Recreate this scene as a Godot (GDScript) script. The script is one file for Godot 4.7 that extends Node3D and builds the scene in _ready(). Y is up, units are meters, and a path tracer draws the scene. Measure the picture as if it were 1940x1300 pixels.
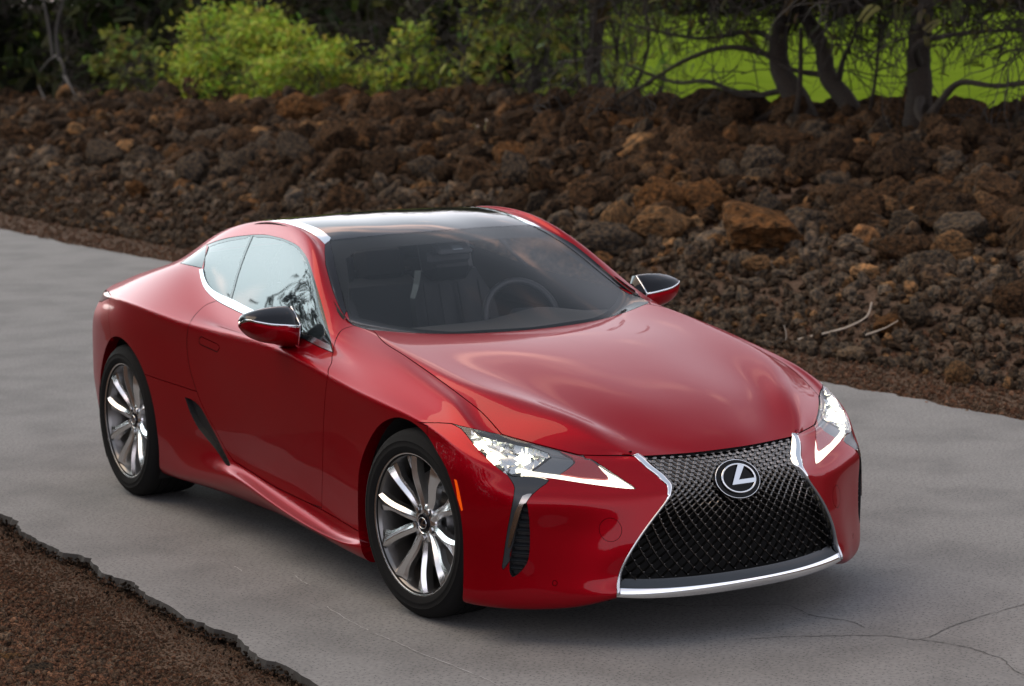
extends Node3D
# Car axes are the world axes: x forward, y up, z to the car's right; origin on the road under the front axle.

var M := {}
var rng := RandomNumberGenerator.new()

func _ready() -> void:
	rng.seed = 7
	setup_view()
	make_materials()
	build_ground()
	build_car()
	build_surroundings()

func setup_view() -> void:
	var cam := Camera3D.new()
	cam.name = "camera"
	cam.position = Vector3(8.2126, 2.3612, 5.1474)
	var f := Vector3(-0.85951, -0.140624, -0.491393)
	var r := Vector3(0.498752, -0.0205556, -0.866501)
	cam.basis = Basis(r, r.cross(f) * 1.0, -f).orthonormalized()
	cam.fov = 15.6529
	cam.near = 0.1
	cam.far = 900.0
	var lens := CameraAttributesPhysical.new()
	lens.frustum_focal_length = 87.305
	lens.frustum_focus_distance = 9.2
	lens.frustum_near = 0.1
	lens.frustum_far = 900.0
	lens.exposure_aperture = 4.5
	cam.attributes = lens
	add_child(cam)
	var env := Environment.new()
	env.background_mode = Environment.BG_SKY
	var sky := Sky.new()
	var pm := PanoramaSkyMaterial.new()
	pm.panorama = ImageTexture.create_from_image(dusk_sky())
	sky.sky_material = pm
	env.sky = sky
	env.tonemap_mode = Environment.TONE_MAPPER_LINEAR
	env.tonemap_exposure = 3.4
	env.sdfgi_enabled = true
	env.ssao_enabled = true
	env.ssil_enabled = true
	var we := WorldEnvironment.new()
	we.name = "world_environment"
	we.environment = env
	add_child(we)
	var sun := DirectionalLight3D.new()
	sun.name = "sun"
	sun.light_energy = 0.16
	sun.light_angular_distance = 50.0
	sun.light_color = Color(1.0, 0.88, 0.74)
	sun.shadow_enabled = true
	add_child(sun)
	sun.look_at_from_position(Vector3(-2.6, 6, 2.6), Vector3.ZERO)

func dusk_sky() -> Image:
	# clear dusk: the bright western sky low over the road behind the car, deepening overhead; thin streaked clouds
	var w := 1024
	var h := 512
	var im := Image.create_empty(w, h, false, Image.FORMAT_RGBF)
	var n := FastNoiseLite.new()
	n.seed = 11
	n.frequency = 1.0
	n.fractal_octaves = 5
	var west := Vector3(-0.90, 0.0, 0.43).normalized()
	for y in h:
		var th := PI * (y + 0.5) / h
		for x in w:
			var ph := TAU * (x + 0.5) / w
			var d := Vector3(sin(ph) * sin(th), cos(th), -cos(ph) * sin(th))
			var up := maxf(d.y, 0.0)
			var az := Vector3(d.x, 0, d.z).normalized().dot(west) * 0.5 + 0.5
			var c := Vector3(0.47, 0.47, 0.53).lerp(Vector3(0.150, 0.168, 0.205), smoothstep(0.0, 0.75, up))
			c += Vector3(0.90, 1.22, 1.26) * pow(az, 9.0) * exp(-pow((up - 0.22) / 0.30, 2.0))
			c += Vector3(0.85, 0.47, 0.27) * pow(az, 4.0) * exp(-up / 0.14)
			var q := d / (up + 0.22)
			var k := n.get_noise_3d(q.x * 0.9, 4.0, q.z * 2.1) + 0.5 * n.get_noise_3d(q.x * 3.1, 9.0, q.z * 6.5)
			var cov := smoothstep(0.10, 0.65, k) * smoothstep(0.05, 0.25, up) * (1.0 - 0.7 * smoothstep(0.4, 0.8, up))
			c += Vector3(0.55, 0.30, 0.20) * cov * (0.35 + 1.4 * az * az)
			if d.y < 0.0:
				c = Vector3(0.45, 0.42, 0.42).lerp(Vector3(0.06, 0.05, 0.045), minf(1.0, -d.y * 8.0))
			im.set_pixel(x, y, Color(c.x, c.y, c.z))
	return im

func mat(called: String, linear: Color, rough := 0.6, metal := 0.0) -> StandardMaterial3D:
	var m := StandardMaterial3D.new()
	m.resource_name = called
	m.albedo_color = linear.linear_to_srgb()
	m.roughness = rough
	m.metallic = metal
	M[called] = m
	return m

func glass(called: String, linear: Color, alpha: float) -> StandardMaterial3D:
	var m := mat(called, linear, 0.02)
	m.albedo_color.a = alpha
	m.transparency = BaseMaterial3D.TRANSPARENCY_ALPHA
	return m

func make_materials() -> void:
	var p := mat("red_paint", Color(0.27, 0.0004, 0.006), 0.34, 0.55)
	p.specular_mode = BaseMaterial3D.SPECULAR_DISABLED
	p.clearcoat_enabled = true
	p.clearcoat = 0.45
	p.clearcoat_roughness = 0.0
	var b := mat("black_gloss", Color(0.006, 0.006, 0.008), 0.08)
	b.metallic_specular = 0.4
	mat("roof_paint", Color(0.008, 0.008, 0.012), 0.05).metallic_specular = 0.42
	mat("black_plastic", Color(0.012, 0.012, 0.013), 0.55)
	mat("shell_black", Color(0.004, 0.004, 0.004), 0.9)
	mat("frit", Color(0.003, 0.004, 0.005), 0.6).metallic_specular = 0.2
	mat("chrome", Color(0.82, 0.84, 0.86), 0.06, 1.0)
	mat("satin_chrome", Color(0.5, 0.52, 0.55), 0.22, 1.0)
	mat("smoked_chrome", Color(0.24, 0.225, 0.21), 0.22, 1.0)
	mat("bronze_chrome", Color(0.50, 0.46, 0.42), 0.15, 1.0)
	mat("gunmetal", Color(0.055, 0.06, 0.066), 0.3, 0.6)
	glass("window_glass", Color(0.02, 0.03, 0.035), 0.55)
	glass("windshield_glass", Color(0.03, 0.045, 0.05), 0.10).metallic_specular = 0.38
	glass("lamp_glass", Color(0.9, 0.95, 1.0), 0.04)
	mat("emblem_black", Color(0.006, 0.006, 0.006), 0.12).metallic_specular = 0.3
	mat("barrel_metal", Color(0.20, 0.195, 0.19), 0.3, 1.0)
	mat("wheel_metal", Color(0.88, 0.89, 0.90), 0.24, 1.0)
	mat("brake_steel", Color(0.22, 0.22, 0.22), 0.35, 1.0)
	mat("caliper", Color(0.30, 0.31, 0.32), 0.35, 0.6)
	mat("stud_chrome", Color(0.22, 0.21, 0.20), 0.25, 1.0)
	mat("ledge_grey", Color(0.05, 0.055, 0.06), 0.25, 0.3)
	mat("lamp_dark", Color(0.02, 0.021, 0.023), 0.3)
	mat("lamp_chrome", Color(0.6, 0.62, 0.62), 0.1, 1.0)
	mat("lamp_grey", Color(0.075, 0.09, 0.105), 0.35, 0.4)
	mat("mirror_grey", Color(0.12, 0.14, 0.15), 0.15, 0.5)
	mat("cabin_black", Color(0.008, 0.008, 0.009), 0.85)
	mat("cabin_soft", Color(0.009, 0.011, 0.013), 0.7)
	mat("cabin_leather", Color(0.024, 0.026, 0.028), 0.5)
	var lw := mat("lamp_white", Color(0.9, 0.9, 0.85), 0.3)
	lw.emission_enabled = true
	lw.emission = Color(1.0, 0.96, 0.86)
	lw.emission_energy_multiplier = 0.55
	var ll := mat("lamp_lit", Color(0.9, 0.9, 0.85), 0.3)
	ll.emission_enabled = true
	ll.emission = Color(1.0, 0.97, 0.84)
	ll.emission_energy_multiplier = 1.2
	var am := mat("amber_lamp", Color(0.5, 0.09, 0.005), 0.15)
	am.emission_enabled = true
	am.emission = Color(1.0, 0.25, 0.01)
	am.emission_energy_multiplier = 0.12
	mat("tail_red", Color(0.12, 0.004, 0.006), 0.1)
	mat("tyre", Color(0.010, 0.010, 0.010), 0.9).metallic_specular = 0.25
	mat("asphalt", Color(0.16, 0.16, 0.165), 0.9)
	mat("branch_grey", Color(0.045, 0.040, 0.037), 0.95)
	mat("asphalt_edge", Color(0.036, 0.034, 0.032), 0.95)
	mat("soil", Color(0.07, 0.05, 0.042), 0.95)

# ---------- small mesh builder ----------
class Buf:
	var v := PackedVector3Array()
	var n := PackedVector3Array()
	var c := PackedColorArray()
	var uv := PackedVector2Array()
	func tri(a: Vector3, b: Vector3, d: Vector3, na: Vector3, nb: Vector3, nd: Vector3) -> void:
		if (b - a).cross(d - a).dot(na + nb + nd) > 0.0:
			v.append_array([a, d, b]); n.append_array([na, nd, nb])
		else:
			v.append_array([a, b, d]); n.append_array([na, nb, nd])
	func flat(a: Vector3, b: Vector3, d: Vector3, out: Vector3) -> void:
		var k := (b - a).cross(d - a).normalized()
		if k.dot(out) < 0.0: k = -k
		tri(a, b, d, k, k, k)
	func quad(a: Vector3, b: Vector3, d: Vector3, e: Vector3, out: Vector3) -> void:
		flat(a, b, d, out); flat(a, d, e, out)
	func mesh() -> ArrayMesh:
		var m := ArrayMesh.new()
		if v.is_empty(): return m
		var a := []
		a.resize(Mesh.ARRAY_MAX)
		a[Mesh.ARRAY_VERTEX] = v
		a[Mesh.ARRAY_NORMAL] = n
		if c.size() == v.size(): a[Mesh.ARRAY_COLOR] = c
		if uv.size() == v.size(): a[Mesh.ARRAY_TEX_UV] = uv
		m.add_surface_from_arrays(Mesh.PRIMITIVE_TRIANGLES, a)
		return m
	func mirrored() -> Buf:
		var o := Buf.new()
		for i in range(0, v.size(), 3):
			for k in [0, 2, 1]:
				o.v.append(v[i + k] * Vector3(1, 1, -1)); o.n.append(n[i + k] * Vector3(1, 1, -1))
		return o
	func add(o: Buf) -> void:
		v.append_array(o.v); n.append_array(o.n)

func put(called: String, b, m: Material, parent: Node) -> MeshInstance3D:
	var o := MeshInstance3D.new()
	o.name = called
	o.mesh = b.mesh() if b is Buf else b
	o.material_override = m
	parent.add_child(o, true)
	return o

func tag(o: Node, label: String, category: String, group := "", kind := "") -> void:
	o.set_meta("label", label)
	if category: o.set_meta("category", category)
	if group: o.set_meta("group", group)
	if kind: o.set_meta("kind", kind)

# grid of points [i][j] to a smooth sheet; out = a point inside the thing that normals face away from (or null)
func sheet(b: Buf, P: Array, inside = null, wrap_u := false, wrap_v := false, flip := false) -> void:
	var nu := P.size()
	var nv: int = P[0].size()
	var N := []
	for i in nu:
		var row := []
		for j in nv:
			var i0 := (i - 1 + nu) % nu if wrap_u else maxi(i - 1, 0)
			var i1 := (i + 1) % nu if wrap_u else mini(i + 1, nu - 1)
			var j0 := (j - 1 + nv) % nv if wrap_v else maxi(j - 1, 0)
			var j1 := (j + 1) % nv if wrap_v else mini(j + 1, nv - 1)
			var k: Vector3 = (P[i1][j] - P[i0][j]).cross(P[i][j1] - P[i][j0]).normalized()
			if inside != null and k.dot(P[i][j] - inside) < 0.0: k = -k
			row.append(-k if flip else k)
		N.append(row)
	for i in (nu if wrap_u else nu - 1):
		for j in (nv if wrap_v else nv - 1):
			var i1 := (i + 1) % nu
			var j1 := (j + 1) % nv
			b.tri(P[i][j], P[i1][j], P[i1][j1], N[i][j], N[i1][j], N[i1][j1])
			b.tri(P[i][j], P[i1][j1], P[i][j1], N[i][j], N[i1][j1], N[i][j1])

const CAGE := {
	"r0": [-3.701,0.2398,0.0006203,-3.67,0.2403,0.4563,-3.556,0.2432,0.6821,-3.448,0.221,0.7928,-3.123,0.1969,0.8092,-2.816,0.1771,0.8236,-2.521,0.155,0.8058,-2.22,0.1414,0.793,-1.92,0.1344,0.7886,-1.621,0.1337,0.7863,-1.32,0.1365,0.7871,-1.012,0.14,0.7907,-0.7555,0.1418,0.7948,-0.5261,0.1405,0.7993,-0.2597,0.137,0.8058,0.01439,0.1327,0.8142,0.1846,0.1298,0.8221,0.3444,0.1301,0.8117,0.4635,0.1293,0.7381,0.5723,0.1331,0.6025,0.6603,0.148,0.5252,0.7499,0.175,0.4702],
	"r1": [-3.797,0.2322,-0.0003825,-3.771,0.2302,0.4783,-3.647,0.2331,0.7576,-3.433,0.2415,0.8457,-3.121,0.2147,0.8824,-2.818,0.175,0.9198,-2.521,0.1339,0.9191,-2.22,0.1636,0.9174,-1.92,0.1913,0.9154,-1.621,0.2001,0.9054,-1.319,0.1867,0.8964,-1.013,0.1694,0.8919,-0.756,0.1543,0.8974,-0.5257,0.1362,0.9076,-0.258,0.1268,0.91,0.01194,0.1231,0.906,0.1803,0.1189,0.9144,0.3657,0.115,0.927,0.5558,0.111,0.8085,0.6759,0.1184,0.6595,0.7612,0.1481,0.5914,0.8298,0.1866,0.5158],
	"r2": [-3.794,0.3322,0,-3.77,0.3323,0.4804,-3.67,0.332,0.7701,-3.433,0.3333,0.8757,-3.119,0.3011,0.91,-2.819,0.2751,0.9356,-2.521,0.2434,0.9236,-2.22,0.2416,0.9199,-1.92,0.2784,0.9213,-1.621,0.3185,0.9371,-1.32,0.2833,0.967,-1.012,0.241,0.9731,-0.7554,0.2234,0.9683,-0.5265,0.2116,0.9475,-0.2593,0.2239,0.9221,0.01491,0.2447,0.9193,0.1811,0.2583,0.9115,0.3567,0.2557,0.9073,0.5405,0.246,0.8126,0.6628,0.235,0.6619,0.7539,0.238,0.5737,0.7906,0.2495,0.4949],
	"r3": [-3.823,0.4196,0,-3.798,0.4165,0.5004,-3.697,0.4218,0.7818,-3.429,0.43,0.8784,-3.117,0.4032,0.9164,-2.82,0.3739,0.955,-2.52,0.3567,0.9481,-2.22,0.3738,0.9138,-1.92,0.3626,0.8832,-1.621,0.2918,0.8573,-1.32,0.2485,0.8657,-1.013,0.2176,0.8691,-0.7556,0.1786,0.8744,-0.526,0.1733,0.8901,-0.2592,0.2877,0.907,0.0146,0.3598,0.9154,0.1795,0.3472,0.9122,0.3538,0.3368,0.909,0.5583,0.3438,0.8126,0.6616,0.3406,0.6565,0.7733,0.3336,0.5388,0.8086,0.3157,0.4774],
	"r4": [-3.83,0.5102,0.0002327,-3.807,0.5128,0.4933,-3.707,0.5125,0.7765,-3.428,0.4822,0.8968,-3.117,0.4726,0.9442,-2.82,0.4817,0.9584,-2.52,0.4706,0.9468,-2.22,0.4672,0.928,-1.92,0.4609,0.9094,-1.621,0.453,0.8889,-1.32,0.4455,0.8837,-1.012,0.4315,0.8829,-0.7555,0.4317,0.8846,-0.5262,0.4377,0.8895,-0.2596,0.4557,0.9039,0.01622,0.4736,0.9148,0.1801,0.4654,0.9148,0.3449,0.4547,0.9105,0.564,0.4514,0.8089,0.6469,0.4465,0.6728,0.7607,0.4412,0.5263,0.8398,0.4384,0.4034],
	"r5": [-3.831,0.6583,0,-3.806,0.6592,0.4972,-3.706,0.6616,0.7791,-3.427,0.635,0.8881,-3.117,0.6362,0.9297,-2.82,0.638,0.9602,-2.52,0.6388,0.952,-2.22,0.6418,0.9313,-1.92,0.6378,0.9133,-1.621,0.6239,0.9054,-1.32,0.6123,0.901,-1.013,0.6079,0.897,-0.7556,0.6067,0.8953,-0.5261,0.6,0.8917,-0.2597,0.5934,0.8958,0.01619,0.5958,0.9083,0.1772,0.5859,0.9084,0.3405,0.5706,0.9003,0.5794,0.5482,0.7937,0.6565,0.5441,0.691,0.7672,0.5423,0.5215,0.8576,0.5407,0.3076],
	"r6": [-3.821,0.8152,0,-3.802,0.8166,0.4912,-3.701,0.8167,0.7754,-3.433,0.8026,0.8863,-3.118,0.8138,0.9348,-2.819,0.8125,0.9672,-2.52,0.8139,0.9521,-2.22,0.8042,0.9302,-1.92,0.7873,0.9187,-1.621,0.7736,0.9177,-1.319,0.7686,0.9124,-1.011,0.7545,0.9074,-0.7548,0.7391,0.9038,-0.5271,0.7214,0.8962,-0.2594,0.7054,0.895,0.01721,0.6948,0.902,0.1829,0.6628,0.9032,0.3405,0.6167,0.9008,0.5384,0.5838,0.7904,0.628,0.587,0.6658,0.7411,0.5694,0.4946,0.858,0.549,0.3147],
	"r7": [-3.8,0.8801,0,-3.76,0.8799,0.4405,-3.65,0.875,0.7245,-3.42,0.8813,0.8419,-3.12,0.912,0.8996,-2.82,0.9223,0.942,-2.52,0.9128,0.9549,-2.22,0.8873,0.9412,-1.92,0.8693,0.9218,-1.62,0.8711,0.9147,-1.32,0.8801,0.9123,-1.02,0.8694,0.9093,-0.76,0.8329,0.9045,-0.52,0.8015,0.9037,-0.2584,0.7723,0.9031,0.007074,0.7502,0.8888,0.1837,0.7235,0.8809,0.338,0.6785,0.8814,0.5123,0.6145,0.8005,0.6324,0.6058,0.6455,0.723,0.5877,0.4755,0.8428,0.5801,0.2973],
	"r8": [-3.76,0.9251,0,-3.721,0.925,0.4403,-3.63,0.9147,0.7149,-3.42,0.9057,0.8403,-3.121,0.9357,0.8984,-2.82,0.9463,0.9404,-2.52,0.9364,0.9535,-2.22,0.9162,0.94,-1.92,0.9062,0.9212,-1.62,0.9108,0.9142,-1.32,0.9112,0.9112,-1.02,0.8924,0.9077,-0.7601,0.855,0.9028,-0.5199,0.8243,0.9021,-0.2581,0.8005,0.9024,0.007745,0.7774,0.8937,0.1872,0.7472,0.8904,0.3346,0.6994,0.8711,0.4899,0.6337,0.8072,0.6375,0.621,0.6229,0.7142,0.6072,0.4614,0.821,0.5969,0.3146],
	"r9": [-3.74,0.94,0,-3.7,0.94,0.4303,-3.6,0.9297,0.7,-3.42,0.9206,0.8219,-3.121,0.9506,0.8806,-2.82,0.9609,0.9228,-2.52,0.9516,0.9354,-2.22,0.9342,0.9183,-1.92,0.9291,0.8937,-1.62,0.9357,0.8843,-1.32,0.9307,0.8878,-1.02,0.9067,0.8905,-0.7602,0.8689,0.8861,-0.5199,0.8386,0.885,-0.259,0.8173,0.8811,0.007989,0.7913,0.871,0.1907,0.758,0.864,0.3292,0.7174,0.8492,0.4752,0.65,0.7994,0.6324,0.6335,0.6116,0.7081,0.6259,0.4532,0.8014,0.6134,0.3181],
	"r10": [-3.691,0.9561,0.0003407,-3.659,0.9595,0.4872,-3.561,0.9428,0.7191,-3.435,0.9374,0.7639,-3.113,0.9988,0.7991,-2.822,1.083,0.7695,-2.543,1.143,0.7054,-2.261,1.055,0.7582,-1.913,0.9222,0.8552,-1.572,0.8762,0.8741,-1.264,0.8728,0.859,-0.9804,0.8882,0.8319,-0.7521,0.9012,0.825,-0.5278,0.893,0.8387,-0.2619,0.8469,0.845,0.02424,0.8183,0.8275,0.1683,0.8056,0.8241,0.3034,0.7492,0.8447,0.4602,0.6686,0.804,0.6253,0.6506,0.597,0.6997,0.6524,0.4306,0.7697,0.6391,0.3475],
	"r11": [-3.7,0.9661,-0.000533,-3.662,0.9699,0.3671,-3.596,0.9552,0.5888,-3.496,0.9576,0.6926,-3.158,1.043,0.6936,-2.891,1.075,0.6908,-2.686,1.131,0.6802,-2.473,1.275,0.6015,-2.122,1.375,0.5409,-1.791,1.406,0.5442,-1.503,1.375,0.5916,-1.28,1.233,0.6863,-1.017,1.014,0.7982,-0.7279,0.9521,0.789,-0.3571,0.9359,0.7769,0.002754,0.8778,0.7812,0.1694,0.8404,0.7827,0.2991,0.7738,0.7848,0.4457,0.713,0.7474,0.6137,0.6828,0.5698,0.6738,0.673,0.4385,0.7371,0.671,0.3616],
	"r12": [-3.711,0.9697,0.001512,-3.673,0.9708,0.3795,-3.609,0.9646,0.539,-3.505,0.9777,0.6135,-3.201,1.044,0.5904,-2.948,1.105,0.5693,-2.704,1.199,0.5621,-2.448,1.291,0.5537,-2.1,1.34,0.5568,-1.756,1.347,0.5664,-1.444,1.301,0.5594,-1.221,1.18,0.6343,-0.9076,1.013,0.6621,-0.6941,1.007,0.6826,-0.4152,0.9585,0.712,-0.05666,0.8734,0.717,0.1122,0.839,0.7397,0.2311,0.789,0.7776,0.3958,0.7156,0.7567,0.602,0.6583,0.5691,0.6802,0.6578,0.4293,0.7052,0.6844,0.3682],
	"r13": [-3.719,0.9753,0.0003889,-3.678,0.976,0.3366,-3.638,0.9705,0.4902,-3.529,0.9948,0.5588,-3.216,1.051,0.5539,-2.976,1.116,0.5569,-2.744,1.218,0.5551,-2.445,1.305,0.5457,-2.053,1.356,0.5402,-1.744,1.349,0.5369,-1.455,1.302,0.5311,-1.204,1.179,0.6122,-1.059,1.029,0.7811,-0.7991,1.01,0.6683,-0.3984,0.9586,0.7095,0.02553,0.9028,0.7363,0.2199,0.8788,0.6325,0.3718,0.8493,0.522,0.4522,0.8387,0.4911,0.5276,0.808,0.4806,0.6155,0.7516,0.4671,0.7278,0.6794,0.3858],
	"r14": [-3.733,0.98,0,-3.69,0.9786,0.244,-3.657,0.9743,0.3589,-3.522,1.014,0.3889,-3.237,1.069,0.3779,-3,1.125,0.3805,-2.767,1.219,0.3861,-2.453,1.312,0.3724,-2.049,1.366,0.3592,-1.731,1.365,0.3654,-1.447,1.342,0.3473,-1.079,1.158,0.406,-0.5481,0.9243,0.3995,-0.7871,0.9947,0.4357,-0.3463,0.949,0.5679,-0.03881,0.8888,0.5136,0.1926,0.8362,0.479,0.371,0.791,0.4572,0.4785,0.758,0.4096,0.5767,0.7225,0.3494,0.6578,0.6944,0.293,0.7342,0.6708,0.2213],
	"r15": [-3.727,0.9867,0.0004256,-3.704,0.988,0.1369,-3.673,0.9788,0.1914,-3.52,1.017,0.2063,-3.246,1.075,0.2066,-3.012,1.134,0.2042,-2.778,1.227,0.19,-2.452,1.317,0.1906,-2.047,1.368,0.1791,-1.727,1.368,0.1791,-1.411,1.336,0.1746,-0.9922,1.192,0.2029,-0.5809,0.9381,0.2184,-0.6808,0.9801,0.2015,-0.2978,0.9586,0.2873,0.007338,0.9085,0.2549,0.2585,0.8596,0.2349,0.4283,0.8171,0.2105,0.5408,0.7777,0.1857,0.6571,0.7296,0.1646,0.7205,0.698,0.1382,0.7566,0.6698,0.1096],
	"r16": [-3.738,0.9847,0,-3.701,0.983,0.0003419,-3.667,0.9788,-0.0002215,-3.516,1.02,0,-3.248,1.078,-0.0001183,-3.008,1.137,0.0004857,-2.773,1.228,-0.0006808,-2.447,1.319,0.0007088,-2.056,1.371,-0.0002753,-1.732,1.372,0.0002508,-1.368,1.345,0,-0.9886,1.194,0.0001029,-0.5138,0.9249,0.0001919,-0.674,0.9808,-0.0006067,-0.2991,0.9578,0.0009593,0.0122,0.9083,-0.0008955,0.257,0.8581,0.0005249,0.4279,0.8166,-0.0001644,0.5515,0.7788,-0.0001488,0.6598,0.7339,0.0002427,0.7159,0.7031,-0.00014,0.7567,0.6703,0],
}
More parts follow.
